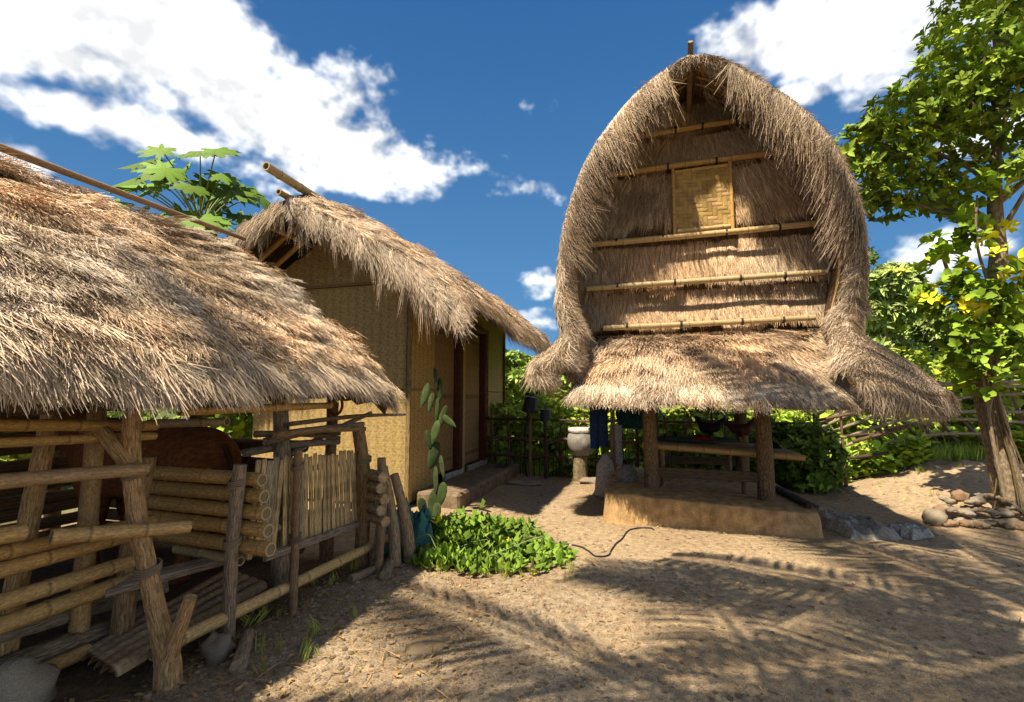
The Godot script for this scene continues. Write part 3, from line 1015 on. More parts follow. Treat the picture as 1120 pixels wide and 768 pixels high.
	for x in [0.315, 0.925]:
		bamboo(o, "hatch_frame", W(x, 5.69, 3.22), W(x, 5.69, 4.03), 0.022, GOLD)
	bamboo(o, "hatch_frame", W(0.34, 5.68, 3.275), W(0.9, 5.68, 3.285), 0.022, PALE)
	bamboo(o, "hatch_frame", W(0.34, 5.69, 3.985), W(0.9, 5.69, 3.995), 0.018, GOLD)
	# purlin ends, edge canes, rafters under the peak, ridge spar
	for q in [[-0.72, 3.27], [1.8, 3.33]]:
		bamboo(o, "purlin", W(q[0], 5.42, q[1]), W(q[0], 6.4, q[1] + 0.02), 0.05, BROWN.lerp(GOLD, 0.4))
	for e in [[0, -1.0], [1, 1.0]]:
		for c in 3:
			var pts: Array = []
			for s in 12:
				var u := lerpf(0.45, 0.13, s / 11.0) if e[0] == 0 else lerpf(0.47, 0.83, s / 11.0)
				var p: Vector2 = at.call(u, 1).lerp(at.call(u, 0), 0.12 + 0.14 * c)
				pts.append(W(p.x - e[1] * 0.02, 5.27 + 0.14 * c, p.y))
			var rr2: Array = []
			rr2.resize(12); rr2.fill(0.02)
			pole(o, "edge_cane", pts, rr2, GOLD.lerp(OLD, 0.4), "bamboo", 0.1, 7)
	pole(o, "ridge_spar", [W(0.52, 5.95, 4.7), W(0.51, 5.5, 4.86), W(0.5, 5.1, 5.12)], [0.035, 0.035, 0.03], BROWN)
	pole(o, "ridge_cap", [W(0.62, 5.55, 5.02), W(0.84, 5.75, 4.98)], [0.05, 0.045], Color(0.12, 0.07, 0.04))
	# bench between the posts
	var bn := thing("bamboo_bench", "bamboo sleeping bench set between the granary posts", "bench", W(0.9, 6.8, 0.3))
	bamboo(bn, "front_rail", W(-0.12, 6.34, 0.80), W(1.68, 6.34, 0.70), 0.04, GOLD.lerp(PALE, 0.2))
	bamboo(bn, "back_rail", W(-0.1, 7.25, 0.80), W(1.66, 7.25, 0.72), 0.04, GOLD)
	for q in 9:
		var bx := -0.05 + q * 0.0
		bamboo(bn, "slat", W(-0.1, 6.42 + q * 0.1, 0.82), W(1.62 + rf(-0.05, 0.04), 6.42 + q * 0.1, 0.735), 0.02, OLD)
	for p in [[0.12, 6.36], [1.0, 7.2], [0.12, 7.2], [1.04, 6.4]]:
		pole(bn, "leg", [W(p[0], p[1], 0.24), W(p[0], p[1], 0.76)], [0.03, 0.03], BROWN)
	# washing thrown on the bench
	sheet_on("cloth", "faded green cloth spread over the bamboo bench", "cloth", Vector3(0.55, 0.842, -6.75), 0.95, 0.5, 0.03, Color(0.10, 0.13, 0.10), 3.0)
	sheet_on("cloth", "crumpled dark red cloth on the bamboo bench", "cloth", Vector3(0.62, 0.868, -6.56), 0.24, 0.2, 0.04, Color(0.16, 0.03, 0.025), 9.0)
	sheet_on("cloth", "black cloth at the open end of the bamboo bench", "cloth", Vector3(1.35, 0.79, -6.6), 0.22, 0.3, 0.05, Color(0.02, 0.02, 0.022), 12.0)
	hen("black hen standing on the bamboo bench", W(0.75, 6.95, 0.835), -1.0, Color(0.018, 0.016, 0.015))
	hen("dark russet hen standing on the bamboo bench", W(1.12, 7.0, 0.815), 1.0, Color(0.075, 0.025, 0.012))
func fix(g: Geo) -> Geo:          # re-orient the triangles after normals were turned
	var old := g.i.duplicate()
	g.i.clear()
	for k in range(0, old.size(), 3):
		g.tri(old[k], old[k + 1], old[k + 2])
	return g
func sheet_on(called: String, label: String, cat: String, c: Vector3, w: float, d: float, amp: float, col: Color, sd: float, turn := 0.0) -> MeshInstance3D:
	var top: Array = []
	var low: Array = []
	for r in 25:
		var t := PackedVector3Array()
		var l := PackedVector3Array()
		for k in 25:
			var u := k / 24.0 - 0.5
			var v := r / 24.0 - 0.5
			var edge := 1.0 + 0.22 * nz.get_noise_2d(atan2(v, u) * 12.0 + sd * 31.0, sd)
			var f := 1.0 - absf(nz.get_noise_2d(u * 24.0 + sd * 9.0, v * 20.0)) * 2.2
			var fold := amp * (0.3 + 0.7 * clampf(f, 0, 1) + 0.8 * absf(nz.get_noise_2d(u * 12.0, v * 12.0 + sd * 5.0)) + 0.18 * nz.get_noise_2d(u * 60.0, v * 60.0 + sd))
			var hem := smoothstep(0.5, 0.42, maxf(absf(u), absf(v)))
			var p := Vector3(u * w * edge, fold * hem, v * d * edge).rotated(Vector3.UP, turn)
			t.append(c + p + Vector3(0, 0.003, 0)); l.append(c + Vector3(p.x, 0.0, p.z))
		top.append(t); low.append(l)
	var g := Geo.new()
	g.grid(top, col, true)
	g.grid(low, col, false)
	var o := part(self, called, g.mesh(), mats.cloth)
	tag(o, label, cat)
	return o
func hen(label: String, at: Vector3, dirx: float, col: Color) -> void:
	var o := thing("hen", label, "hen", at, "hens on the bamboo bench")
	var P := func(x: float, y: float, z: float) -> Vector3: return at + Vector3(x * dirx, y, z)
	var b: Array = [[P.call(-0.06, 0.16, 0), 0.062, P.call(0.06, 0.155, 0), 0.075], [P.call(0.09, 0.17, 0), 0.055, P.call(0.15, 0.26, 0), 0.026], [P.call(0.15, 0.26, 0), 0.026, P.call(0.165, 0.285, 0), 0.026],
		[P.call(-0.09, 0.19, 0), 0.045, P.call(-0.17, 0.27, 0), 0.026], [P.call(-0.14, 0.22, 0), 0.03, P.call(-0.2, 0.23, 0), 0.014], [P.call(0.0, 0.15, 0.05), 0.045, P.call(-0.1, 0.17, 0.045), 0.025], [P.call(0.0, 0.15, -0.05), 0.045, P.call(-0.1, 0.17, -0.045), 0.025], [P.call(0.0, 0.11, 0.03), 0.035, P.call(0.005, 0.075, 0.03), 0.018], [P.call(0.0, 0.11, -0.03), 0.035, P.call(0.005, 0.075, -0.03), 0.018]]
	part(o, "body", body_mesh(b, 0.012, 0.03, func(p): return col * (1.0 + 0.3 * nz.get_noise_3dv(p * 200.0))), mats.plain)
	for z in [0.03, -0.03]:
		var g := Geo.new()
		g.tube([P.call(0.005, 0.09, z), P.call(-0.004, 0.045, z), P.call(0.006, 0.006, z)], [0.007, 0.006, 0.006], 6, Color(0.35, 0.24, 0.08))
		for e in [-0.5, 0.0, 0.5, 3.14]:
			g.tube([P.call(0.006, 0.006, z), P.call(0.006 + 0.035 * cos(e), 0.004, z + 0.035 * sin(e))], [0.005, 0.003], 5, Color(0.35, 0.24, 0.08))
		part(o, "leg", g.mesh(), mats.plain)
	var c := Geo.new()
	c.tube([P.call(0.185, 0.285, 0), P.call(0.215, 0.277, 0)], [0.01, 0.002], 6, Color(0.4, 0.28, 0.1))
	part(o, "beak", c.mesh(), mats.plain)
	var d := Geo.new()
	d.tube([P.call(0.145, 0.3, 0), P.call(0.165, 0.322, 0), P.call(0.185, 0.306, 0)], [0.006, 0.011, 0.005], 6, Color(0.4, 0.02, 0.02), true, null, 0.0, 0.5)
	part(o, "comb", d.mesh(), mats.plain)
# ---------------------------------------------------------------- house
func build_house() -> void:
	var o := thing("bamboo_house", "thatched house with woven bamboo walls and two doors", "house", W(-4.2, 7.7, 0))
	var rx := -4.2
	var roof := func(side: float) -> Callable:
		return func(u: float, v: float) -> Vector3:
			var b := lerpf(4.78, 10.35, u)
			var a := rx + side * 2.26 * v
			var h := 4.02 - 1.42 * v + 0.10 * sin(PI * v) - 0.05 * pow(maxf(v - 0.8, 0.0) * 5.0, 2.0) - 0.16 * pow(smoothstep(0.08, 0.0, u), 2.0) - 0.2 * pow(smoothstep(0.93, 1.0, u), 2.0)
			h -= 0.14 * u * v * v
			var course := fposmod(v * 7.0 + 1.1 * nz.get_noise_2d(b * 8.0, side * 9.0), 1.0)
			return W(a, b, h + 0.035 * (course - 0.5) + 0.035 * nz.get_noise_2d(b * 14.0, v * 25.0 + side * 40.0))
	for side in [1.0, -1.0]:
		var S: Callable = roof.call(side)
		bed(o, "roof_slope", S, 40, 56, 0.15, Vector3(side * 0.3, 0.95, 0))
		var k := Many.new()
		var flip: bool = side > 0.0
		if side > 0.0:
			var kp := Many.new()
			strew(kp, S, 1500, not flip, 1.0, 0.08, 0.1, 0.0, null, 0.0, 0.88)
			many_part(o, "slope_straw", patches[2], mats.straw, kp)
			strew(k, S, 1500, not flip, 0.2, 0.08, 0.18, 0.45, null, 0.93, 1.0)
			var far := func(u: float, v: float) -> Vector3: return S.call(0.3 + 0.7 * u, v)
			strew(k, far, 2000, not flip, 0.3, 0.08, 0.18, 0.7, null, 0.94, 1.0)
		else:
			strew(k, S, 900, not flip, 0.33, 0.12, 0.1, 0.03, null, 0.0, 0.98)
		# the ragged gable edge: straw hanging off the verge
		var verge := func(u: float, v: float) -> Vector3:
			return S.call(-0.012 + 0.03 * v, u) + Vector3(0, -0.05 - 0.08 * v, 0)
		for q in (1500 if side > 0.0 else 700):
			var u := rf(0.02, 1.0)
			var p: Vector3 = S.call(rf(-0.016, 0.02), u) + Vector3(0, rf(-0.12, 0.0), 0)
			var rag := 0.55 + 0.9 * clampf(0.5 + 1.3 * nz.get_noise_1d(u * 170.0 + side * 70.0), 0, 1)
			var d := Vector3(side * rf(0.1, 0.6), rf(-1.3, -0.7), rf(-0.15, 0.4)).normalized()
			var x := d.cross(Vector3(0, 0, 1)).normalized()
			k.add(Basis(x, d * rf(0.15, 0.28) * rag, x.cross(d)), p, straw_tint(p) * Color(1.05, 0.97, 0.86))
		joined_part(o, "roof_straw", tufts[0 if side > 0 else 1], mats.straw, k)
	# long loose tresses off the near gable
	var kt := Many.new()
	for q in 38:
		var u := rf(0.0, 0.9)
		var p: Vector3 = (roof.call(1.0 if q < 28 else -1.0) as Callable).call(rf(-0.014, 0.01), u) + Vector3(0, -0.12, 0)
		var d := Vector3(rf(-0.2, 0.3), -1, rf(-0.1, 0.2)).normalized()
		var x := d.cross(Vector3(0, 0, 1)).normalized()
		kt.add(Basis(x * 0.45, d * rf(0.28, 0.52), x.cross(d)), p, straw_tint(p))
	joined_part(o, "hanging_straw", tufts[2], mats.straw, kt)
	bamboo(o, "ridge_pole", W(rx, 4.38, 4.05), W(rx, 10.2, 3.92), 0.055, PALE)
	bamboo(o, "ridge_pole", W(rx - 0.12, 4.72, 3.9), W(rx - 0.12, 10.1, 3.82), 0.04, GOLD)
	for side in [1.0, -1.0]:
		for q in 3:
			bamboo(o, "rafter", W(rx + side * 0.05, 4.9 + q * 0.3, 3.78), W(rx + side * 2.1, 4.9 + q * 0.3, 2.3), 0.035, GOLD)
		for q in 4:
			bamboo(o, "purlin", W(rx + side * (0.35 + q * 0.5), 4.84, 3.52 - q * 0.36), W(rx + side * (0.35 + q * 0.5), 6.2, 3.52 - q * 0.36), 0.03, GOLD)
	# walls of woven mats
	var mat_col := Color(0.50, 0.365, 0.18)
	var F := Vector3(0, 0, 1)     # gable faces the lane
	var E := Vector3(1, 0, 0)     # door wall
	wallmat(o, "gable_mat", [W(-5.42, 5.65, 0.04), W(-3.02, 5.65, 0.04), W(-3.02, 5.65, 1.49), W(-5.42, 5.65, 1.49)], F, mat_col)
	wallmat(o, "gable_mat", [W(-5.42, 5.66, 1.5), W(-3.02, 5.66, 1.5), W(-3.02, 5.66, 2.9), W(-5.42, 5.66, 2.9)], F, mat_col * 1.04)
	wallmat(o, "gable_mat", [W(-5.42, 5.65, 2.93), W(-3.02, 5.65, 2.93), W(-3.3, 5.65, 3.08), W(-4.2, 5.65, 3.72), W(-5.1, 5.65, 3.08)], F, mat_col * 0.96)
	bamboo(o, "gable_batten", W(-5.4, 5.62, 2.915), W(-3.05, 5.62, 2.915), 0.016, BROWN)
	for q in [[5.66, 6.44, 0.05, 1.49], [5.66, 6.44, 1.5, 3.14], [7.5, 7.67, 0.05, 3.14], [8.87, 9.84, 0.05, 1.49], [8.87, 9.84, 1.5, 3.14]]:
		wallmat(o, "wall_mat", [W(-3.0, q[0], q[2]), W(-3.0, q[1], q[2]), W(-3.0, q[1], q[3]), W(-3.0, q[0], q[3])], E, tone(mat_col, 0.06))
	for q in [[6.44, 7.5], [7.67, 8.87]]:
		wallmat(o, "wall_mat", [W(-3.0, q[0], 2.66), W(-3.0, q[1], 2.66), W(-3.0, q[1], 3.14), W(-3.0, q[0], 3.14)], E, mat_col)
	wallmat(o, "wall_mat", [W(-5.4, 9.84, 0.05), W(-3.0, 9.84, 0.05), W(-3.0, 9.84, 3.1), W(-5.4, 9.84, 3.1)], -F, mat_col)
	wallmat(o, "wall_mat", [W(-5.42, 5.66, 0.05), W(-5.42, 9.84, 0.05), W(-5.42, 9.84, 2.72), W(-5.42, 5.66, 2.72)], -E, mat_col)
	plank(o, "corner_strip", W(-2.985, 5.64, 0.03), W(-2.985, 5.64, 3.1), 0.06, 0.03, F, Color(0.36, 0.25, 0.11), "plank")
	plank(o, "corner_strip", W(-2.985, 9.86, 0.03), W(-2.985, 9.86, 3.1), 0.06, 0.03, F, Color(0.36, 0.25, 0.11), "plank")
	for q in [1.495]:
		plank(o, "mat_batten", W(-2.985, 5.68, q), W(-2.985, 6.42, q), 0.02, 0.015, E, Color(0.36, 0.25, 0.11))
	plank(o, "wall_plate", W(-2.99, 5.67, 3.17), W(-2.99, 9.83, 3.17), 0.06, 0.07, E, BROWN)
	for q in [[6.46, 7.2, 7.2, 7.44, 6.72, 7.45], [7.69, 8.4, 8.4, 8.65, 7.69, 8.62]]:
		var dg := Geo.new()
		dg.box(Transform3D(Basis.IDENTITY, W(-3.03, (q[0] + q[1]) * 0.5, 1.4)), Vector3(0.03, 2.25, q[1] - q[0] - 0.01), Color(0.48, 0.30, 0.14), 0.004)
		var door := part(o, "door", dg.mesh(), mats.plank)
		for e in 3:
			plank(door, "ledge", W(-3.01, q[0] + 0.03, 0.45 + e * 0.95), W(-3.01, q[1] - 0.03, 0.45 + e * 0.95), 0.06, 0.012, E, Color(0.33, 0.2, 0.09))
		plank(o, "door_frame", W(-2.97, q[1] + 0.05, 0.26), W(-2.97, q[1] + 0.05, 2.55), 0.09, 0.12, E, Color(0.15, 0.05, 0.026))
		plank(o, "door_frame", W(-2.985, q[2] + 0.17, 0.26), W(-2.985, q[2] + 0.17, 2.55), 0.13, 0.07, E, Color(0.13, 0.045, 0.024))
		plank(o, "door_head", W(-2.97, q[0] - 0.02, 2.6), W(-2.97, q[3], 2.6), 0.09, 0.1, E, Color(0.34, 0.22, 0.1))
		# white tiled threshold
		var m := int(round((q[5] - q[4]) / 0.235))
		for e in m:
			var tg := Geo.new()
			var w: float = (q[5] - q[4]) / m
			tg.box(Transform3D(Basis.IDENTITY, W(-2.955, q[4] + w * (e + 0.5), 0.14)), Vector3(0.05, 0.235, w - 0.005), tone(Color(0.62, 0.62, 0.6), 0.04), 0.004)
			part(o, "threshold_tile", tg.mesh(), mats.tiles)
	# footing and step
	var sg := Geo.new()
	sg.box(Transform3D(Basis.IDENTITY, W(-4.21, 7.75, 0.0)), Vector3(2.36, 0.14, 4.12), Color(0.3, 0.25, 0.19), 0.02)
	part(o, "footing", sg.mesh(), mats.plaster)
	var st := Geo.new()
	st.box(Transform3D(Basis.IDENTITY, W(-2.62, 7.2, 0.06)), Vector3(0.6, 0.26, 2.9), Color(0.27, 0.2, 0.13), 0.03)
	part(o, "step", st.mesh(), mats.plaster)
	# sandals left on the step
	for q in 2:
		var s := thing("sandal", "dark rubber sandal left on the house step", "sandal", W(-2.55 + q * 0.1, 8.1 + q * 0.05, 0.19), "pair of sandals on the step")
		var g := Geo.new()
		g.tube([W(-2.55 + q * 0.1, 7.98 + q * 0.05, 0.2), W(-2.545 + q * 0.1, 8.06 + q * 0.05, 0.2), W(-2.55 + q * 0.1, 8.18 + q * 0.05, 0.2), W(-2.55 + q * 0.1, 8.24 + q * 0.05, 0.2)], [0.03, 0.036, 0.046, 0.03], 10, Color(0.05, 0.05, 0.06), true, null, 0.0, 0.24)
		part(s, "sole", g.mesh(), mats.plain)
		var h := Geo.new()
		h.tube([W(-2.595 + q * 0.1, 8.12 + q * 0.05, 0.2), W(-2.55 + q * 0.1, 8.17 + q * 0.05, 0.245), W(-2.505 + q * 0.1, 8.12 + q * 0.05, 0.2)], [0.01, 0.01, 0.01], 6, Color(0.04, 0.04, 0.05))
		part(s, "strap", h.mesh(), mats.plain)
func wallmat(o: Node3D, called: String, poly: Array, nn: Vector3, col: Color) -> MeshInstance3D:
	var g := Geo.new()
	var ax := Vector3.UP.cross(nn).normalized()
	for s in [0.0, -0.04]:
		var p: Array = []
		var uv: Array = []
		for q in poly:
			p.append(q + nn * s); uv.append(Vector2((q as Vector3).dot(ax), (q as Vector3).y))
		g.face(p, nn if s == 0.0 else -nn, col, uv)
	for k in poly.size():
		var a: Vector3 = poly[k]
		var b: Vector3 = poly[(k + 1) % poly.size()]
		g.face([a, b, b - nn * 0.04, a - nn * 0.04], (b - a).cross(nn).normalized(), col, [Vector2.ZERO, Vector2(0, 1), Vector2(0.03, 1), Vector2(0.03, 0)])
	return part(o, called, g.mesh(), mats.weave)
# ---------------------------------------------------------------- cow shed
func build_shed() -> void:
	var o := thing("cow_shed", "low open cow shed with thatched roof and bamboo rails", "shed", W(-3.6, 2.2, 0))
	var roof := func(side: float) -> Callable:
		return func(u: float, v: float) -> Vector3:
			var b := lerpf(-0.5, 3.88, u)
			var a := -4.2 + side * 1.97 * v
			var h := 2.95 - 1.42 * v + 0.10 * sin(PI * v) - 0.04 * pow(maxf(v - 0.85, 0.0) * 6.6, 2.0) - 0.13 * pow(smoothstep(0.94, 1.0, u), 2.0)
			var course := fposmod(v * 8.0 + 1.1 * nz.get_noise_2d(b * 8.0, side * 9.0), 1.0)
			return W(a, b, h + 0.045 * (course - 0.5) + 0.05 * u * v + 0.04 * nz.get_noise_2d(b * 13.0, v * 22.0 + side * 60.0) + 0.02 * nz.get_noise_2d(b * 40.0, v * 90.0))
	for side in [1.0, -1.0]:
		var S: Callable = roof.call(side)
		bed(o, "roof_slope", S, 60, 64, 0.18, Vector3(side * 0.3, 0.95, 0))
		var k := Many.new()
		if side > 0.0:
			var near := func(u: float, v: float) -> Vector3: return S.call(0.15 + 0.85 * u, v)
			var kp := Many.new()
			strew(kp, near, 1750, false, 1.0, 0.1, 0.12, 0.0, null, -0.02, 0.9)
			many_part(o, "slope_straw", patches[0], mats.straw, kp)
			strew(k, near, 2600, false, 0.2, 0.16, 0.2, 0.1, null, 0.84, 0.98)
			strew(k, near, 1900, false, 0.15, 0.05, 0.22, 0.5, null, 0.96, 1.0)
		else:
			strew(k, S, 900, true, 0.3, 0.15, 0.15, 0.02)
		joined_part(o, "roof_straw", tufts[2 if side > 0 else 3], mats.straw, k)
	pole(o, "ridge_pole", [W(-4.12, -0.5, 3.07), W(-4.14, 2.0, 3.06), W(-4.16, 4.1, 3.09)], [0.03, 0.028, 0.02], BROWN, "bamboo", 0.1)
	# forked front post and the cut stub at its foot
	var post := Color(0.6, 0.4, 0.2)
	pole(o, "forked_post", [W(-2.3, 1.95, -0.12), W(-2.31, 1.95, 0.1), W(-2.36, 1.95, 0.22), W(-2.47, 1.95, 0.5), W(-2.56, 1.95, 0.74), W(-2.63, 1.95, 0.99), W(-2.66, 1.95, 1.2), W(-2.66, 1.95, 1.46)], [0.066, 0.06, 0.052, 0.047, 0.044, 0.042, 0.042, 0.038], post, "bark", 0.22, 14)
	pole(o, "fork_limb", [W(-2.62, 1.93, 1.04), W(-2.7, 1.9, 1.14), W(-2.8, 1.88, 1.24)], [0.04, 0.038, 0.036], post, "bark", 0.15, 12)
	pole(o, "cut_stub", [W(-2.31, 1.95, 0.1), W(-2.25, 1.94, 0.25), W(-2.17, 1.93, 0.43)], [0.046, 0.035, 0.03], post * 1.1, "bark", 0.15, 12)
	# the other uprights
	pole(o, "upright", [W(-2.36, 2.36, -0.1), W(-2.37, 2.36, 0.5), W(-2.35, 2.37, 1.0)], [0.042, 0.038, 0.034], GREYWOOD, "bark", 0.25, 12)
	pole(o, "upright", [W(-2.28, 2.79, -0.1), W(-2.29, 2.79, 1.04)], [0.026, 0.028], BROWN, "wood", 0.1)
	pole(o, "upright", [W(-2.86, 2.12, -0.1), W(-2.84, 2.13, 0.6), W(-2.8, 2.14, 1.06)], [0.06, 0.055, 0.055], BROWN, "bark", 0.25, 12)
	pole(o, "upright", [W(-3.1, 1.72, -0.1), W(-3.06, 1.76, 0.7), W(-2.98, 1.8, 1.55)], [0.05, 0.045, 0.04], post, "bark", 0.2, 12)
	bamboo(o, "upright", W(-3.0, 2.0, -0.05), W(-2.98, 1.99, 1.55), 0.047, GOLD.lerp(OLD, 0.4))
	pole(o, "upright", [W(-2.62, 3.05, -0.1), W(-2.66, 3.08, 0.8), W(-2.72, 3.05, 1.7)], [0.065, 0.06, 0.055], GREYWOOD, "bark", 0.3, 12)
	pole(o, "upright", [W(-2.75, 3.75, -0.1), W(-2.7, 3.7, 1.0), W(-2.68, 3.68, 1.75)], [0.055, 0.05, 0.045], BROWN, "bark", 0.3, 12)
	pole(o, "upright", [W(-2.32, 3.62, -0.1), W(-2.3, 3.6, 0.7), W(-2.36, 3.58, 1.16)], [0.06, 0.055, 0.05], BROWN, "bark", 0.3, 12)
	for q in [[-4.2, 3.7, 2.85], [-4.2, 0.3, 2.85], [-5.9, 3.6, 1.6], [-5.9, 0.3, 1.6], [-2.5, -0.2, 1.5]]:
		pole(o, "upright", [W(q[0], q[1], -0.1), W(q[0], q[1], q[2])], [0.07, 0.06], BROWN, "bark", 0.2)
	# wall plates and rafters under the thatch
	bamboo(o, "wall_plate", W(-2.62, -0.4, 1.41), W(-2.62, 3.8, 1.47), 0.04, OLD)
	bamboo(o, "wall_plate", W(-5.9, -0.4, 1.5), W(-5.9, 3.8, 1.5), 0.04, OLD)
	for q in 7:
		bamboo(o, "rafter", W(-2.5, 0.2 + q * 0.56, 1.5), W(-4.15, 0.2 + q * 0.56, 2.72), 0.028, OLD)
	# rope ties on the uprights
	for q in [[-2.48, 1.95, 0.53, 0.056], [-2.62, 1.95, 1.0, 0.05], [-2.37, 2.36, 0.56, 0.046], [-2.36, 2.36, 0.9, 0.044], [-2.29, 2.79, 0.47, 0.036], [-2.29, 2.79, 0.93, 0.036], [-2.31, 3.6, 0.88, 0.062], [-3.0, 1.99, 1.24, 0.056], [-2.69, 3.1, 1.12, 0.068]]:
		var rp: Array = []
		var rr: Array = []
		for e in 40:
			var an: float = TAU * e / 10.0 + q[0] * 9.0
			rp.append(W(q[0] + cos(an) * q[3], q[1] + sin(an) * q[3], q[2] + (e - 20) * 0.0011 + 0.012 * sin(an)))
			rr.append(0.0055)
		var rg := Geo.new()
		rg.tube(rp, rr, 6, tone(Color(0.3, 0.24, 0.15), 0.3))
		part(o, "rope_tie", rg.mesh(), mats.cloth)
	# long rails of the pen, running back
	for q in [[1.34, 1.26, 0.032, GOLD], [1.23, 1.20, 0.025, GOLD], [0.76, 0.72, 0.034, GOLD], [0.65, 0.66, 0.038, GOLD], [0.53, 0.52, 0.04, GOLD.lerp(PALE, 0.3)], [0.42, 0.42, 0.042, GOLD.lerp(PALE, 0.2)]]:
		bamboo(o, "rail", W(-2.62 - rf(0, 0.05), 0.1, q[0] + 0.02), W(-2.78 - rf(0, 0.04), 2.2, q[1] - 0.03), q[2], q[3])
	pole(o, "rail", [W(-2.6, 0.6, 1.08), W(-2.6, 1.4, 1.05), W(-2.58, 1.98, 1.02)], [0.034, 0.034, 0.032], GREYWOOD.lerp(GOLD, 0.3), "bamboo", 0.1)
	bamboo(o, "rail", W(-2.62, 1.6, 0.77), W(-2.42, 2.12, 0.7), 0.036, GOLD.lerp(PALE, 0.3))
	bamboo(o, "rail", W(-2.72, 0.9, 0.84), W(-2.66, 1.52, 0.81), 0.04, GOLD.lerp(PALE, 0.3))
	plank(o, "rail", W(-3.12, 0.5, 0.36), W(-3.02, 2.5, 0.22), 0.13, 0.05, Vector3(1, 0.3, 0), GREYWOOD * 0.75)
	pole(o, "rail", [W(-3.0, 0.6, 0.14), W(-2.98, 2.3, 0.08)], [0.075, 0.06], GREYWOOD * 0.8, "bark", 0.2)
	plank(o, "rail", W(-2.78, 1.95, 0.39), W(-2.5, 2.75, 0.40), 0.08, 0.045, Vector3(0.3, 1, 0), GREYWOOD)
	bamboo(o, "rail", W(-2.9, 0.9, 0.08), W(-2.86, 1.96, 0.08), 0.038, GOLD.lerp(BROWN, 0.4))
	# stacked bamboo partition
	var hs := [0.90, 0.805, 0.71, 0.615, 0.515]
	for q in hs.size():
		bamboo(o, "stacked_bamboo", W(-3.25, 2.5, hs[q] + 0.0), W(-2.27 + 0.03 * q, 2.46 - 0.01 * q, hs[q]), 0.044, GOLD.lerp(PALE, 0.12), 0.0, 0.94, 0.006)
	bamboo(o, "stacked_bamboo", W(-2.95, 2.5, 0.43), W(-2.36, 2.42, 0.43), 0.03, PALE)
	# slatted gate along the front
	var b0 := 2.5
	var n := 24
	for q in n:
		var b := lerpf(2.5, 3.66, q / float(n - 1))
		var wide := q == 2 or q == 3 or q == 7 or q == 8
		var tilt := 0.03 * nz.get_noise_1d(q * 40.0) + (0.05 if q < 5 else 0.0)
		var col := GREYWOOD.lerp(PALE, 0.5) if wide else GOLD.lerp(PALE, 0.5) * 1.15
		plank(o, "slat", W(-2.33, b - tilt, 0.44 - 0.05 * q / n + rf(-0.02, 0.02)), W(-2.36, b + tilt * 0.4, 1.0 - 0.05 * q / n + rf(-0.02, 0.02)), 0.052 if wide else 0.036, 0.014, Vector3(1, 0.05, rf(-0.1, 0.1)), col)
	bamboo(o, "gate_rail", W(-2.37, 2.42, 0.56), W(-2.37, 3.7, 0.5), 0.022, OLD)
	bamboo(o, "gate_rail", W(-2.39, 2.42, 0.9), W(-2.39, 3.7, 0.86), 0.022, OLD)
	plank(o, "gate_rail", W(-2.31, 2.55, 0.415), W(-2.31, 3.68, 0.365), 0.05, 0.03, Vector3(1, 0, 0), GREYWOOD * 0.8)
	# long bamboo lying along the foot
	bamboo(o, "foot_rail", W(-2.42, 1.95, 0.13), W(-2.2, 3.95, 0.19), 0.038, GOLD.lerp(PALE, 0.5))
	# jumble of poles over the gate
	for q in [[-2.46, 2.75, 1.14, -2.32, 3.62, 1.13, 0.026], [-2.58, 2.8, 1.09, -2.45, 3.8, 1.16, 0.026], [-2.66, 2.8, 1.14, -2.55, 3.6, 1.05, 0.024], [-2.8, 2.85, 1.0, -2.55, 3.6, 1.02, 0.03], [-2.55, 3.0, 1.2, -2.42, 4.5, 1.22, 0.018], [-2.7, 3.2, 0.95, -2.5, 4.0, 1.25, 0.022], [-2.9, 3.3, 1.08, -2.5, 3.55, 1.1, 0.03]]:
		pole(o, "loose_pole", [W(q[0], q[1], q[2]), W((q[0] + q[3]) * 0.5, (q[1] + q[4]) * 0.5, (q[2] + q[5]) * 0.5 + 0.02), W(q[3], q[4], q[5])], [q[6], q[6], q[6] * 0.8], BROWN.lerp(GREYWOOD, rng.randf()) * 0.9, "wood", 0.2)
	bamboo(o, "loose_pole", W(-3.2, 2.45, 1.22), W(-2.62, 2.52, 1.24), 0.03, PALE)
	bamboo(o, "loose_pole", W(-2.52, 2.1, 1.32), W(-2.5, 3.4, 1.33), 0.028, GOLD)
	# back and end walls of old poles
	for q in 11:
		pole(o, "wall_pole", [W(-5.55 + rf(-0.03, 0.03), 0.0, 0.1 + q * 0.115), W(-5.55, 3.6, 0.1 + q * 0.115 + rf(-0.03, 0.03))], [0.06, 0.055], BROWN * 0.8, "bark", 0.15, 8)
	for q in 8:
		pole(o, "wall_pole", [W(-5.4, 3.72, 0.1 + q * 0.12), W(-2.95, 3.68, 0.1 + q * 0.118 + rf(-0.04, 0.04))], [0.06, 0.055], BROWN * 0.8, "bark", 0.15, 8)
	# things round the shed
	for q in 5:
		var g := Geo.new()
		var a0 := W(-2.84 + q * 0.092, 1.93 - q * 0.035, 0.07 + 0.012 * q)
		var a1 := W(-2.98 + q * 0.1, 2.95 - q * 0.03, 0.13)
		var d := (a1 - a0).normalized()
		var s := d.cross(Vector3.UP).normalized()
		var u := s.cross(d)
		var rows: Array = []
		for r in 6:
			var row := PackedVector3Array()
			for e in 15:
				var an := PI * (e if e < 8 else 14 - e) / 7.0
				var rad := 0.05 if e < 8 else 0.04
				row.append(a0.lerp(a1, r / 5.0) + s * cos(an) * rad + u * (sin(an) * rad - 0.02))
			rows.append(row)
		g.grid(rows, tone(GREYWOOD.lerp(PALE, 0.35), 0.15), false)
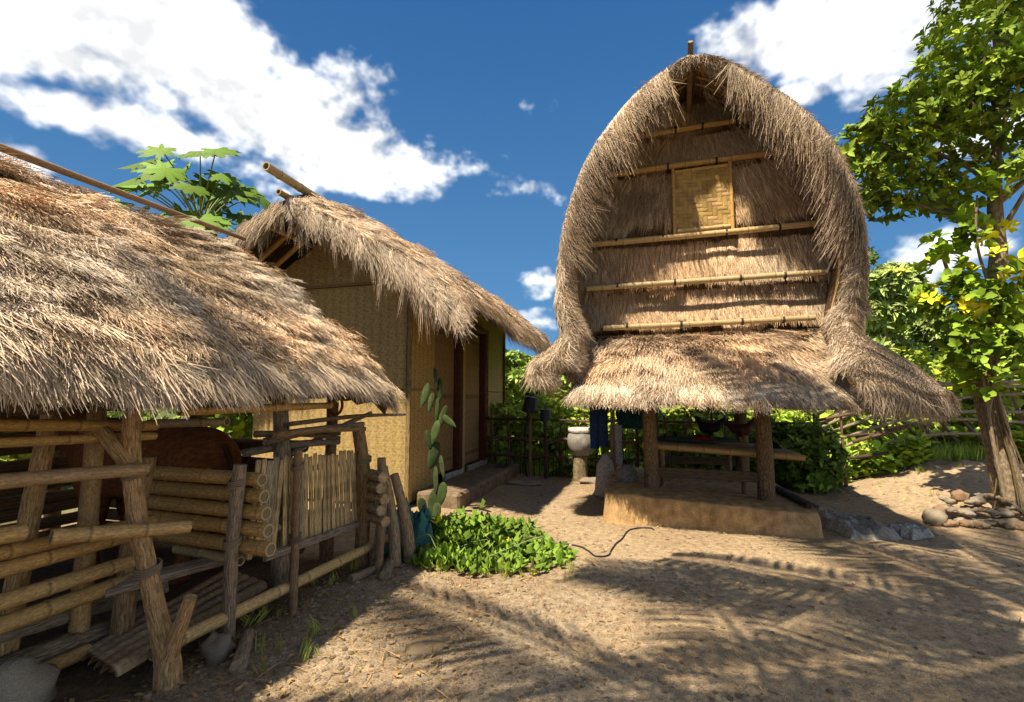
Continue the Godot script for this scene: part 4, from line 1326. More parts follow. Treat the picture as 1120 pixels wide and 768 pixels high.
		for e in g.v.size():
			var k := e % 15
			var outw := (g.v[e] - a0 - d * (g.v[e] - a0).dot(d) + u * 0.02) * (1.0 if k < 8 else -1.0)
			if g.n[e].dot(outw) < 0.0: g.n[e] = -g.n[e]
		var h := part(self, "split_bamboo", fix(g).mesh(), mats.bamboo)
		tag(h, "weathered split bamboo lying in a row beneath the forked post", "bamboo", "split bamboos laid side by side")
	var logs := [[-2.05, 2.12, -2.28, 2.42, 0.04, "short cut log beside the forked post foot"], [-2.2, 3.3, -2.12, 3.62, 0.035, "short grey stick lying below the slatted gate"], [-1.98, 3.42, -2.1, 3.72, 0.045, "pale stone-grey billet on the soil by the gate corner"]]
	for q in logs:
		var l := thing("log", q[5], "log", on(q[0], q[1]))
		pole(l, "wood", [on(q[0], q[1], q[4] * 0.8), on(q[2], q[3], q[4] * 0.8)], [q[4], q[4] * 0.9], GREYWOOD, "bark", 0.3)
	# firewood piled upright at the corner
	var fw := [[-2.18, 3.62, 0.05, -2.14, 3.6, 0.9, 0.045, 0], [-2.06, 3.72, 0.02, -2.16, 3.66, 0.82, 0.05, 1], [-2.0, 3.86, 0.02, -2.1, 3.74, 0.75, 0.05, 2], [-2.12, 3.55, 0.0, -2.13, 3.53, 0.62, 0.035, 3]]
	for q in fw:
		var l := thing("firewood_pole", ["stout rough firewood pole standing at the shed corner", "bent firewood pole leaning at the shed corner", "grey firewood pole leaning outermost at the shed corner", "thin dark stake standing before the firewood poles"][q[7]], "firewood", W(q[0], q[1], 0), "firewood poles at the shed corner")
		pole(l, "wood", [W(q[0], q[1], q[2]), W(lerpf(q[0], q[3], 0.5) + 0.03, lerpf(q[1], q[4], 0.5), q[5] * 0.5), W(q[3], q[4], q[5])], [q[6], q[6] * 0.9, q[6] * 0.8], GREYWOOD.lerp(BROWN, rng.randf() * 0.6), "bark", 0.35, 12)
	for q in 5:
		var l := thing("firewood_billet", "short sawn billet stacked crosswise in the corner firewood", "firewood", W(-2.15, 3.55, 0.4 + q * 0.09), "sawn billets in the firewood stack")
		pole(l, "wood", [W(-2.35, 3.68, 0.42 + q * 0.085), W(-2.06 + rf(-0.03, 0.03), 3.5, 0.42 + q * 0.085)], [0.042, 0.045], GOLD.lerp(GREYWOOD, 0.3 + 0.5 * rng.randf()), "wood", 0.2)
	# rope coil hung on the inner post
	var tor := Geo.new()
	var tp: Array = []
	for e in 25:
		var an := TAU * e / 24.0
		tp.append(W(-2.6 + cos(an) * 0.07, 3.6, 1.33 + sin(an) * 0.085))
	var tr: Array = []
	tr.resize(25); tr.fill(0.012)
	tor.tube(tp, tr, 8, Color(0.35, 0.07, 0.02), false)
	tag(part(self, "rope_coil", tor.mesh(), mats.cloth), "orange red rope coil hung on the shed post", "rope")
	# cow: standing across the shed, rump towards the gate
	var c := thing("cow", "reddish brown cow standing in the dark of the shed", "cow", W(-3.9, 3.05, 0))
	var P := func(x: float, y: float, z: float) -> Vector3: return W(-4.0 + x, 3.12 + z, y)
	var bones: Array = [[P.call(-0.35, 0.88, 0), 0.3, P.call(0.2, 0.86, 0), 0.33], [P.call(0.2, 0.88, 0), 0.31, P.call(0.52, 0.92, 0), 0.24], [P.call(-0.35, 0.95, 0), 0.25, P.call(-0.85, 1.1, 0), 0.16], [P.call(-0.85, 1.1, 0), 0.15, P.call(-1.0, 1.14, 0), 0.13], [P.call(-1.0, 1.14, 0), 0.13, P.call(-1.25, 1.0, 0), 0.075], [P.call(-0.55, 0.8, 0), 0.18, P.call(-0.75, 0.85, 0), 0.12]]
	for z in [-0.15, 0.15]:
		bones.append([P.call(0.52, 0.85, z), 0.17, P.call(0.44, 0.58, z), 0.1])
		bones.append([P.call(0.44, 0.58, z), 0.095, P.call(0.58, 0.38, z), 0.06])
		bones.append([P.call(0.58, 0.38, z), 0.058, P.call(0.55, 0.06, z), 0.042])
		bones.append([P.call(0.55, 0.06, z), 0.045, P.call(0.5, 0.03, z), 0.05])
		bones.append([P.call(-0.42, 0.75, z), 0.13, P.call(-0.4, 0.45, z), 0.07])
		bones.append([P.call(-0.4, 0.45, z), 0.065, P.call(-0.41, 0.05, z), 0.045])
		bones.append([P.call(-0.41, 0.05, z), 0.045, P.call(-0.45, 0.03, z), 0.05])
		bones.append([P.call(-0.95, 1.2, z * 0.7), 0.04, P.call(-0.92, 1.2, z * 1.6), 0.02])
	part(c, "body", body_mesh(bones, 0.035, 0.12, func(p): return Color(0.30, 0.105, 0.035) * (1.0 + 0.2 * nz.get_noise_3dv(p * 40.0))), mats.cloth)
	pole(c, "tail", [P.call(0.74, 1.02, 0), P.call(0.82, 0.8, 0.02), P.call(0.8, 0.45, 0.0)], [0.025, 0.018, 0.03], Color(0.12, 0.05, 0.02), "cloth", 0.1, 8)
	for z in [-0.1, 0.1]:
		pole(c, "horn", [P.call(-1.0, 1.26, z), P.call(-1.02, 1.33, z * 1.6), P.call(-1.06, 1.4, z * 1.5)], [0.022, 0.016, 0.005], Color(0.2, 0.18, 0.14), "plain", 0.05, 8)
# ---------------------------------------------------------------- fences and what hangs on them
func build_fences() -> void:
	var o := thing("stake_fence", "dark rough stake fence with three rails behind the yard", "fence", W(0, 8.5, 0))
	var dark := Color(0.10, 0.07, 0.045)
	var x := -3.4
	while x < 3.0:
		var h := rf(0.95, 1.3)
		var b := 8.5 + rf(-0.04, 0.04)
		pole(o, "stake", [on(x, b, -0.05), on(x + rf(-0.04, 0.04), b, h * 0.5), on(x + rf(-0.05, 0.05), b, h)], [0.024, 0.021, 0.017], dark.lerp(BROWN, rng.randf() * 0.7), "wood", 0.15, 7)
		x += rf(0.22, 0.42)
	for q in [[1.0, 0.024], [0.66, 0.026], [0.36, 0.024]]:
		var a := -3.5
		while a < 2.9:
			var l := rf(1.6, 2.4)
			pole(o, "rail", [on(a, 8.44, q[0] + rf(-0.03, 0.03)), on(a + l * 0.5, 8.44, q[0] + rf(-0.02, 0.02)), on(minf(a + l + 0.2, 3.1), 8.46, q[0] + rf(-0.03, 0.03))], [q[1], q[1], q[1] * 0.8], dark.lerp(BROWN, rng.randf() * 0.6), "wood", 0.15, 7)
			a += l
	x = -2.9
	while x < 0.4:
		pole(o, "thin_stake", [on(x, 8.56, 0), on(x + rf(-0.08, 0.08), 8.55, rf(0.5, 0.8))], [0.009, 0.006], dark, "wood", 0.1, 5)
		x += rf(0.05, 0.12)
	# crossed stick fence on the bank
	var f := thing("stick_fence", "rickety fence of slanting sticks and rails on the bank", "fence", W(4.4, 9.0, 0.4))
	x = 2.7
	while x < 8.0:
		var lean := rf(0.15, 0.6) * (-1.0 if rng.randf() < 0.8 else 0.6)
		var b := 9.0 + rf(-0.12, 0.12)
		pole(f, "stake", [on(x - lean * 0.3, b, -0.05), on(x + lean * 0.5, b, 0.55), on(x + lean, b, rf(0.85, 1.15))], [0.028, 0.024, 0.016], GREYWOOD.lerp(BROWN, rng.randf()) * rf(0.5, 1.0), "wood", 0.2, 7)
		x += rf(0.12, 0.3)
	for q in [0.32, 0.5, 0.66, 0.84, 0.98, 1.08]:
		pole(f, "rail", [on(2.6, 8.9, q * 0.9), on(4.0, 8.86, q + rf(-0.05, 0.05)), on(5.6, 8.9, q * 1.05 + rf(-0.05, 0.05)), on(8.0, 8.9, q * 1.05)], [0.026, 0.024, 0.024, 0.02], GREYWOOD.lerp(PALE, rng.randf() * 0.5), "wood", 0.15, 7)
	# bucket upside down on a stake
	var bk := thing("bucket", "black bucket hung upside down on a tall fence stake", "bucket", W(-2.06, 8.42, 1.08))
	pole(o, "stake", [on(-2.06, 8.4, -0.05), W(-2.06, 8.4, 0.7), W(-2.05, 8.4, 1.34)], [0.03, 0.028, 0.025], BROWN, "wood", 0.1, 8)
	var g := Geo.new()
	lathe(g, [[0.0, 0.19], [0.10, 0.185], [0.115, 0.17], [0.13, 0.06], [0.15, -0.06], [0.158, -0.065], [0.158, -0.085], [0.148, -0.085], [0.12, 0.08], [0.1, 0.165], [0.0, 0.168]], W(-2.05, 8.4, 1.21), 22, Color(0.035, 0.035, 0.038), 0.0, Basis(Vector3(0, 0, 1), -0.12))
	part(bk, "pail", fix(g).mesh(), mats.shiny)
	var hg := Geo.new()
	var hp: Array = []
	for e in 13:
		var an := PI * e / 12.0
		hp.append(W(-2.05 + cos(an) * 0.157, 8.4 - 0.06 * sin(an), 1.13 - 0.05 * sin(an)))
	var hr: Array = []
	hr.resize(13); hr.fill(0.004)
	hg.tube(hp, hr, 6, Color(0.2, 0.2, 0.2), true)
	part(bk, "handle", hg.mesh(), mats.shiny)
	# dark tin on the neighbouring stake
	var tn := Geo.new()
	lathe(tn, [[0.0, 0.2], [0.085, 0.2], [0.09, 0.19], [0.095, 0.0], [0.08, -0.005], [0.0, -0.005]], W(-1.78, 8.38, 0.98), 18, Color(0.03, 0.035, 0.045), 0.06)
	tag(part(self, "tin", fix(tn).mesh(), mats.shiny), "small dark tin stuck on a short fence stake", "tin")
	pole(o, "stake", [on(-1.78, 8.38, -0.05), W(-1.78, 8.38, 0.985)], [0.025, 0.022], dark, "wood", 0.1, 7)
	# clay pot on a stump
	var sp := thing("stump", "pale upright tree stump by the fence carrying a pot", "stump", on(-1.16, 8.3))
	pole(sp, "wood", [on(-1.16, 8.3, -0.1), on(-1.17, 8.3, 0.2), on(-1.15, 8.3, 0.41)], [0.15, 0.12, 0.115], Color(0.34, 0.27, 0.17), "bark", 0.2, 14)
	var pot := thing("clay_pot", "round grey clay pot with white cloth rim on stump", "pot", on(-1.15, 8.3, 0.41))
	var pg := Geo.new()
	lathe(pg, [[0.0, 0.0], [0.1, 0.0], [0.16, 0.05], [0.215, 0.15], [0.235, 0.25], [0.225, 0.35], [0.19, 0.41], [0.2, 0.45], [0.185, 0.455], [0.17, 0.41], [0.15, 0.3], [0.0, 0.2]], on(-1.15, 8.3, 0.4), 26, Color(0.38, 0.36, 0.33), 0.03)
	part(pot, "body", fix(pg).mesh(), mats.plaster)
	var rg := Geo.new()
	lathe(rg, [[0.212, 0.40], [0.225, 0.43], [0.215, 0.475], [0.12, 0.482], [0.0, 0.478]], on(-1.15, 8.3, 0.4), 26, Color(0.66, 0.65, 0.62), 0.06)
	part(pot, "cover", fix(rg).mesh(), mats.cloth)
	# line post with washing, sack leaning on it
	var pp := thing("line_post", "weathered line post beside the granary plinth", "post", on(-0.55, 7.3))
	pole(pp, "wood", [on(-0.55, 7.3, -0.1), on(-0.54, 7.3, 0.7), on(-0.55, 7.3, 1.4)], [0.045, 0.04, 0.036], GREYWOOD, "bark", 0.2)
	pole(pp, "crossbar", [W(-1.0, 7.28, 1.3), W(-0.1, 7.26, 1.32)], [0.018, 0.015], BROWN, "wood", 0.1)
	hang("trousers", "dark blue jeans hanging below the granary eave", "trousers", W(-0.735, 7.22, 1.3), 0.27, 0.63, Color(0.03, 0.07, 0.19), 4.0, true)
	hang("shirt", "dark teal shirt hanging behind the line post", "shirt", W(-0.3, 7.34, 1.3), 0.4, 0.36, Color(0.02, 0.09, 0.09), 8.0, false)
	hang("plastic_sheet", "translucent grey plastic sheet hanging beside the jeans", "plastic sheet", W(-0.45, 7.1, 1.0), 0.1, 0.55, Color(0.42, 0.45, 0.5), 13.0, false)
	sack("sack", "tall dirty white sack standing beside the plinth", on(-0.66, 7.05), Vector3(0.13, 0.6, 0.13), Color(0.5, 0.46, 0.43))
	sack("sack", "grey sack slumped on the plinth beside the post", W(-0.32, 6.5, 0.31), Vector3(0.12, 0.22, 0.14), Color(0.30, 0.27, 0.24))
func hang(called: String, label: String, cat: String, c: Vector3, w: float, l: float, col: Color, sd: float, legs: bool) -> void:
	var g := Geo.new()
	var halves := [-1.0, 1.0] if legs else [0.0]
	for s in halves:
		var rows: Array = []
		for r in 17:
			var row := PackedVector3Array()
			for k in 17:
				var an := TAU * (k % 16) / 16.0
				var v := r / 16.0
				var hw := w * (0.27 if legs else 0.5) * (1.0 - 0.1 * v)
				var fold := 1.0 + 0.3 * nz.get_noise_3d(cos(an) * 16.0 + sd, v * 14.0, sin(an) * 16.0 + s * 9.0)
				row.append(c + Vector3(s * w * (0.22 + 0.03 * v) + cos(an) * hw * fold, -l * v * (1.0 - 0.03 * s), sin(an) * (0.03 + 0.02 * v) * fold + 0.02 * sin(v * 9.0 + sd)))
			rows.append(row)
		g.grid(rows, col, true)
	tag(part(self, called, g.mesh(), mats.cloth), label, cat)
func sack(called: String, label: String, at: Vector3, s: Vector3, col: Color) -> void:
	var g := Geo.new()
	var rows: Array = []
	for q in [[0.02, 0.0], [0.8, 0.0], [1.0, 0.08], [1.05, 0.3], [0.98, 0.55], [0.9, 0.75], [0.62, 0.88], [0.4, 0.94], [0.5, 1.0], [0.3, 1.0], [0.02, 0.93]]:
		var row := PackedVector3Array()
		for k in 25:
			var an := TAU * (k % 24) / 24.0
			var r: float = q[0] * (1.0 + 0.3 * nz.get_noise_3d(cos(an) * 12.0 + at.x * 50.0, q[1] * 22.0, sin(an) * 12.0))
			row.append(at + Vector3(cos(an) * r * s.x + 0.05 * q[1] * s.y, q[1] * s.y, sin(an) * r * s.z))
		rows.append(row)
	g.grid(rows, col, false)
	for e in g.v.size():
		if g.n[e].dot(g.v[e] - at - Vector3(0, s.y * 0.45, 0)) < 0.0: g.n[e] = -g.n[e]
	tag(part(self, called, fix(g).mesh(), mats.cloth), label, "sack")
# ---------------------------------------------------------------- green beyond the fence
func build_green() -> void:
	var small := rosette(7, 0.16, 0.085, Color(0.33, 0.46, 0.06), 1.0, 1)
	var grass := Geo.new()
	for k in 9:
		var b := Basis(Vector3.UP, rf(0, TAU)) * Basis(Vector3.RIGHT, rf(0.1, 0.6))
		leaf(grass, Transform3D(b, Vector3(rf(-0.06, 0.06), 0, rf(-0.06, 0.06))), rf(0.16, 0.34), 0.014, rf(0.2, 0.6), tone(Color(0.3, 0.4, 0.07), 0.25), 0)
	var gm := grass.mesh()
	var k1 := Many.new()
	var k2 := Many.new()
	for q in 15000:
		var b := 8.7 + 26.0 * pow(rng.randf(), 1.8)
		var a := rf(-0.75, 0.75) * (b + 3.0) + b * 0.05
		var p := on(a, b)
		var s := rf(0.8, 1.6) * (1.0 + (b - 8.7) * 0.05)
		if nz.get_noise_2d(a * 6.0, b * 6.0) > -0.12:
			k1.add(aim(Vector3(rf(-0.5, 0.5), 1, rf(-0.5, 0.5)), s), p + Vector3(0, rf(0.02, 0.32), 0), tone(Color(1.15, 1.1, 0.9), 0.3))
		else:
			k2.add(aim(Vector3(rf(-0.2, 0.2), 1, rf(-0.2, 0.2)), s * 0.5), p, tone(Color(1.1, 1.05, 0.9), 0.3))
	tag(many_part(self, "ground_cover", small, mats.leaf_far, k1), "bright green leafy crop covering the field behind the fence", "crop")
	tag(many_part(self, "grass", gm, mats.leaf_far, k2), "long grass growing between the crop beyond the fence", "grass")
	var k3 := Many.new()
	for q in 420:
		if q < 260 and q % 4 > 0: continue
		var a := rf(-2.5, -1.75)
		var b := rf(2.0, 4.1)
		if q > 260:
			a = rf(-1.9, -0.6); b = rf(3.7, 4.2)
		if q > 340:
			a = rf(3.0, 6.0); b = rf(7.4, 8.9)
		if nz.get_noise_2d(a * 20.0, b * 20.0) < 0.0: continue
		k3.add(aim(Vector3(rf(-0.6, 0.6), 1, rf(-0.6, 0.6)), rf(0.2, 0.42)), on(a, b), tone(Color(1.0, 0.85, 0.8), 0.4))
	tag(many_part(self, "weeds", gm, mats.leaf, k3), "sparse weeds and cut grass on the bare soil", "weeds")
	# climbers and shrubs at the fence
	var mid := rosette(8, 0.13, 0.075, Color(0.25, 0.33, 0.055), 1.1, 1)
	var dark := rosette(8, 0.12, 0.06, Color(0.16, 0.24, 0.045), 1.1, 0)
	var lime := Color(1.25, 1.2, 0.9)
	for q in [[-3.0, 9.3, 0.5, 0.65, "beyond the fence next to the house corner"], [-2.2, 9.6, 0.6, 0.55, "right behind the bucket on its stake"], [-1.3, 9.5, 0.55, 0.5, "right behind the clay pot"], [-0.2, 9.7, 0.7, 0.6, "right behind the hanging jeans"], [0.9, 9.5, 0.7, 0.65, "seen between the granary posts"], [-3.4, 10.6, 0.8, 0.95, "in the second row behind the house corner"], [-1.9, 11.4, 0.9, 0.8, "in the second row behind the bucket stake"], [0.1, 11.2, 1.0, 0.85, "in the second row behind the shirt"], [1.6, 10.9, 0.9, 0.8, "in the second row behind the hens"]]:
		shrub("shrub", "bright green leafy shrub " + q[4], "shrub", "shrubs beyond the stake fence", on(q[0], q[1]), Vector3(q[2], q[3], q[2]), 300, mid, rf(0.9, 1.3), lime)
	for q in [[2.3, 8.3, 0.45, 0.5], [1.8, 8.75, 0.45, 0.5]]:
		shrub("bush", "leafy bush behind the granary's open side", "bush", "bushes behind the granary", on(q[0], q[1]), Vector3(q[2], q[3], 0.4), 420, dark, 1.0, Color(1.1, 1.1, 1.0))
	for q in [[3.3, 10.2, 0.7, 0.6], [4.6, 10.6, 0.9, 0.6], [6.0, 10.3, 0.9, 0.7], [7.4, 10.8, 1.0, 0.8], [5.3, 12.2, 1.2, 1.0], [7.2, 13.0, 1.3, 1.1], [9.2, 12.0, 1.2, 1.1]]:
		shrub("shrub", ("tall" if q[3] > 0.75 else "low") + " sunny green shrub beyond the stick fence on the bank", "shrub", "shrubs beyond the stick fence", on(q[0], q[1]), Vector3(q[2], q[3], q[2]), 300, mid, rf(1.0, 1.4), lime)
	for q in [[-8.4, 2.6, 0.8, 0.9], [-8.8, 4.2, 0.9, 1.0], [-9.6, 1.2, 1.0, 1.0], [-8.0, 7.6, 0.8, 0.9], [-10.2, 5.6, 1.1, 1.2], [-10.8, 3.0, 1.2, 1.2], [-13.0, 4.2, 1.5, 1.4], [-14.0, 6.8, 1.6, 1.5], [-13.0, 9.0, 1.5, 1.5], [-16.0, 2.6, 1.8, 1.6], [-12.2, 1.4, 1.4, 1.4]]:
		shrub("shrub", "leafy shrub growing behind the cow shed", "shrub", "shrubs behind the cow shed", on(q[0], q[1]), Vector3(q[2], q[3], q[2]), 300, mid, rf(1.2, 1.5), lime)
	# trees farther off
	var fine := rosette(12, 0.22, 0.07, Color(0.24, 0.30, 0.10), 1.1, 0)
	var broad := rosette(9, 0.3, 0.15, Color(0.22, 0.29, 0.075), 1.1, 0)
	for q in [[6.8, 17.0, 5.0, 1.3], [9.6, 19.0, 3.6, 1.6], [11.5, 18.0, 4.4, 1.9], [8.2, 22.0, 5.8, 1.9], [13.8, 21.0, 4.2, 2.0], [16.5, 23.0, 4.4, 2.2], [10.8, 26.0, 4.8, 2.2]]:
		tree("feathery_tree", ("tall" if q[2] > 4.5 else "short") + " light feathery tree beyond the stick fence", "tree", "trees beyond the stick fence", on(q[0], q[1]), q[2], q[3], 1700, fine, rf(1.1, 1.5), Color(1.35, 1.35, 1.1))
	for q in [[-6.4, 19.0, 3.3, 1.5], [-4.4, 17.5, 3.0, 1.3], [-3.0, 20.0, 3.4, 1.6], [-5.0, 24.0, 4.2, 2.0], [-1.2, 22.0, 3.2, 1.7], [0.8, 20.0, 3.0, 1.6], [-7.4, 15.0, 3.4, 1.4]]:
		tree("leafy_tree", ("taller" if q[2] > 3.25 else "small") + " leafy tree between the house and the granary", "tree", "trees behind the yard", on(q[0], q[1]), q[2], q[3], 1100, broad, rf(0.9, 1.2), Color(1.3, 1.3, 1.0))
	for q in 22:
		var a := -34.0 + q * 4.1 + rf(-1.2, 1.2)
		tree("distant_tree", "distant green tree in the belt below the hill", "tree", "belt of distant trees", on(a, rf(32, 46)), rf(4.0, 6.0), rf(2.2, 3.0), 620, broad, rf(2.0, 2.6), Color(1.4, 1.45, 1.2))
	# bare leaning palm trunk beside the granary roof
	var t := thing("palm_stem", "bare grey palm stem rising beside the granary roof", "tree", on(4.35, 12.0))
	pole(t, "trunk", [on(4.25, 12.0, -0.1), W(4.35, 12.0, 2.4), W(4.58, 12.0, 4.35)], [0.11, 0.085, 0.07], GREYWOOD, "bark", 0.1)
	var kk := Many.new()
	foliage(kk, W(4.62, 12.0, 4.4), Vector3(0.22, 0.16, 0.22), 14, 1.4, Color(0.7, 0.8, 0.9), 0.3)
	many_part(t, "crown", dark, mats.leaf, kk)
	# papaya with broad lobed leaves behind the shed
	var pa := thing("papaya_tree", "papaya tree with big lobed leaves behind the shed", "tree", on(-7.0, 6.0))
	pole(pa, "trunk", [on(-7.0, 6.0, -0.1), W(-6.98, 6.0, 2.0), W(-6.95, 5.95, 4.35)], [0.12, 0.1, 0.075], Color(0.3, 0.27, 0.2), "bark", 0.1)
	for q in 44:
		var an := q * 2.4 + rf(-0.2, 0.2)
		var f := q / 43.0
		var s := W(-6.95, 5.95, 3.7 + 0.6 * f)
		var reach := lerpf(1.15, 0.55, f) * rf(0.7, 1.25)
		var e := s + Vector3(cos(an) * reach, lerpf(0.15, 1.0, f) * rf(0.7, 1.15), sin(an) * reach)
		pole(pa, "petiole", [s, s.lerp(e, 0.5) + Vector3(0, 0.08, 0), e], [0.014, 0.011, 0.008], Color(0.2, 0.26, 0.08), "plain", 0.0, 6)
		var d := Vector3(cos(an), rf(-1.0, -0.35), sin(an)).normalized()
		var lg := Geo.new()
		lobed(lg, e, d, rf(0.32, 0.46))
		part(pa, "leaf", lg.mesh(), mats.leaf)
func lobed(g: Geo, at: Vector3, d: Vector3, r: float) -> void:
	var up := (Vector3(0.25, 1, 0.45) + ball() * 0.4).normalized()
	var x := d.cross(up).normalized()
	up = x.cross(d).normalized()
	var col := tone(Color(0.12, 0.2, 0.03), 0.35)
	var c := g.vert(at, up, col, Vector2.ZERO)
	var prev := -1
	var n := 56
	for k in n + 1:
		var an := lerpf(-2.75, 2.75, float(k) / n)
		var lobe := absf(fposmod(an / 0.78 + 0.5, 1.0) - 0.5) * 2.0
		var rr := r * (1.0 - 0.16 * absf(an)) * (0.36 + 0.7 * pow(1.0 - lobe, 0.75)) * (1.0 + 0.14 * sin(an * 31.0))
		var fall := -0.4 * pow(rr / r, 2.0) * r * (0.5 + 0.5 * absf(sin(an))) + 0.1 * r * cos(an * TAU / 0.78)
		var p := at + (d * cos(an) + x * sin(an)) * rr + up * fall
		var nn := (up + (d * cos(an) + x * sin(an)) * 0.4).normalized()
		var q := g.vert(p, nn, col, Vector2(cos(an), sin(an)))
		if prev >= 0: g.tri(c, prev, q)
		prev = q
# ---------------------------------------------------------------- the tree over the stones
func build_tree() -> void:
	var o := thing("jackfruit_tree", "leaning tree with glossy crown standing over the stone heap", "tree", on(3.85, 6.9))
	var bk := Color(0.40, 0.32, 0.225)
	pole(o, "trunk", [on(3.86, 6.9, -0.15), W(3.8, 6.9, 0.9), W(3.7, 6.9, 1.75), W(3.82, 6.9, 2.4), W(3.96, 6.9, 3.0), W(3.98, 6.9, 3.7), W(4.1, 6.95, 4.7), W(4.2, 7.0, 5.8)], [0.17, 0.13, 0.11, 0.095, 0.08, 0.065, 0.045, 0.02], bk, "bark", 0.22, 16)
	var whorl := rosette(9, 0.125, 0.05, Color(0.19, 0.265, 0.038), 0.9, 1)
	var k := Many.new()
	# limbs to clumps (x, depth, height, radius)
	for q in [[2.75, 6.6, 4.35, 0.42], [2.95, 7.0, 4.0, 0.4], [3.05, 6.5, 4.75, 0.45], [2.7, 6.9, 4.65, 0.35], [3.4, 6.8, 4.35, 0.5], [3.5, 6.5, 5.05, 0.5], [3.35, 7.2, 4.9, 0.5], [3.9, 6.7, 5.5, 0.55], [4.0, 6.6, 4.8, 0.55], [4.5, 6.9, 5.2, 0.6], [4.4, 6.6, 4.3, 0.5], [4.9, 7.0, 4.7, 0.6], [4.2, 7.2, 6.1, 0.6], [4.8, 7.1, 6.0, 0.65], [5.2, 7.0, 5.4, 0.6], [3.65, 7.0, 3.95, 0.38], [3.15, 6.8, 3.9, 0.33], [4.6, 6.5, 6.8, 0.6], [5.4, 6.8, 6.6, 0.7], [2.62, 6.75, 3.95, 0.25], [4.15, 6.5, 3.9, 0.3], [5.5, 7.2, 4.4, 0.5], [3.7, 6.9, 5.0, 0.4], [4.05, 7.1, 6.7, 0.4]]:
		var c := W(q[0], q[1], q[2])
		var s := W(lerpf(3.98, 4.2, clampf((q[2] - 3.4) / 3.0, 0, 1)), 6.95, clampf(q[2] - 0.6, 3.2, 5.6))
		pole(o, "limb", [s, s.lerp(c, 0.5) + ball() * 0.1, c], [0.035, 0.022, 0.008], bk, "bark", 0.15, 7)
		foliage(k, c, Vector3(1, 0.75, 1) * q[3] * 1.15, int(125 * q[3] * q[3] * 4.0), 0.95, Color(1.15, 1.15, 1.0), 0.15)
	many_part(o, "crown", whorl, mats.leaf, k)
	# broad yellow-green shoots on the lower trunk
	var big := rosette(6, 0.15, 0.095, Color(0.22, 0.33, 0.03), 1.1, 1)
	var yel := rosette(5, 0.14, 0.085, Color(0.6, 0.58, 0.03), 1.1, 1)
	var cl := thing("climbing_shrub", "broad-leaved yellow-green climber around the leaning trunk", "shrub", on(3.72, 6.68))
	var k1 := Many.new()
	var k2 := Many.new()
	pole(cl, "stem", [on(3.7, 6.66, -0.05), W(3.62, 6.66, 0.9), W(3.55, 6.66, 1.8), W(3.4, 6.64, 2.5), W(3.28, 6.64, 3.1)], [0.022, 0.02, 0.022, 0.02, 0.016], bk, "bark", 0.2, 8)
	pole(cl, "stem", [W(3.6, 6.66, 1.2), W(3.75, 6.64, 2.2), W(3.62, 6.62, 3.1), W(3.66, 6.62, 3.7)], [0.018, 0.016, 0.013, 0.01], bk, "bark", 0.2, 8)
	for q in [[3.3, 2.75, 0.28, 26], [3.5, 2.4, 0.36, 52], [3.75, 2.6, 0.3, 30], [3.45, 1.95, 0.32, 44], [3.72, 2.1, 0.3, 30], [3.6, 3.3, 0.25, 22], [3.62, 3.75, 0.22, 20], [3.3, 3.15, 0.2, 12], [3.95, 2.3, 0.25, 20], [3.12, 2.6, 0.16, 10], [4.0, 1.85, 0.3, 26], [3.55, 1.6, 0.2, 14]]:
		foliage(k1, W(q[0], 6.6, q[1]), Vector3.ONE * q[2], q[3], 0.85, Color(1.0, 1.0, 1.0), 0.3)
	for q in [[3.3, 2.5, 0.22, 12], [3.55, 2.55, 0.3, 20], [3.9, 2.9, 0.28, 16], [3.75, 3.2, 0.2, 8], [4.0, 2.55, 0.2, 10], [3.1, 2.55, 0.12, 5]]:
		foliage(k2, W(q[0], 6.52, q[1]), Vector3.ONE * q[2], q[3], 0.85, Color(1.0, 1.0, 1.0), 0.3)
	many_part(cl, "leaves", big, mats.leaf, k1)
	many_part(cl, "yellow_leaves", yel, mats.leaf, k2)
	# dry vines down the trunk
	for q in 4:
		var vn := thing("dry_vine", "thin dry vine trailing down the leaning trunk", "vine", on(3.7, 6.7), "vines on the leaning trunk")
		var x := rf(-0.1, 0.08)
		pole(vn, "stem", [W(3.70 + x, 6.76, 1.85), W(3.74 + x + rf(-0.04, 0.04), 6.75, 1.2), W(3.8 + x * 1.4 + rf(-0.05, 0.05), 6.74, 0.7), on(3.84 + x * 3.0, 6.66, 0.03)], [0.008, 0.01, 0.009, 0.006], Color(0.33, 0.24, 0.12), "bark", 0.1, 5)
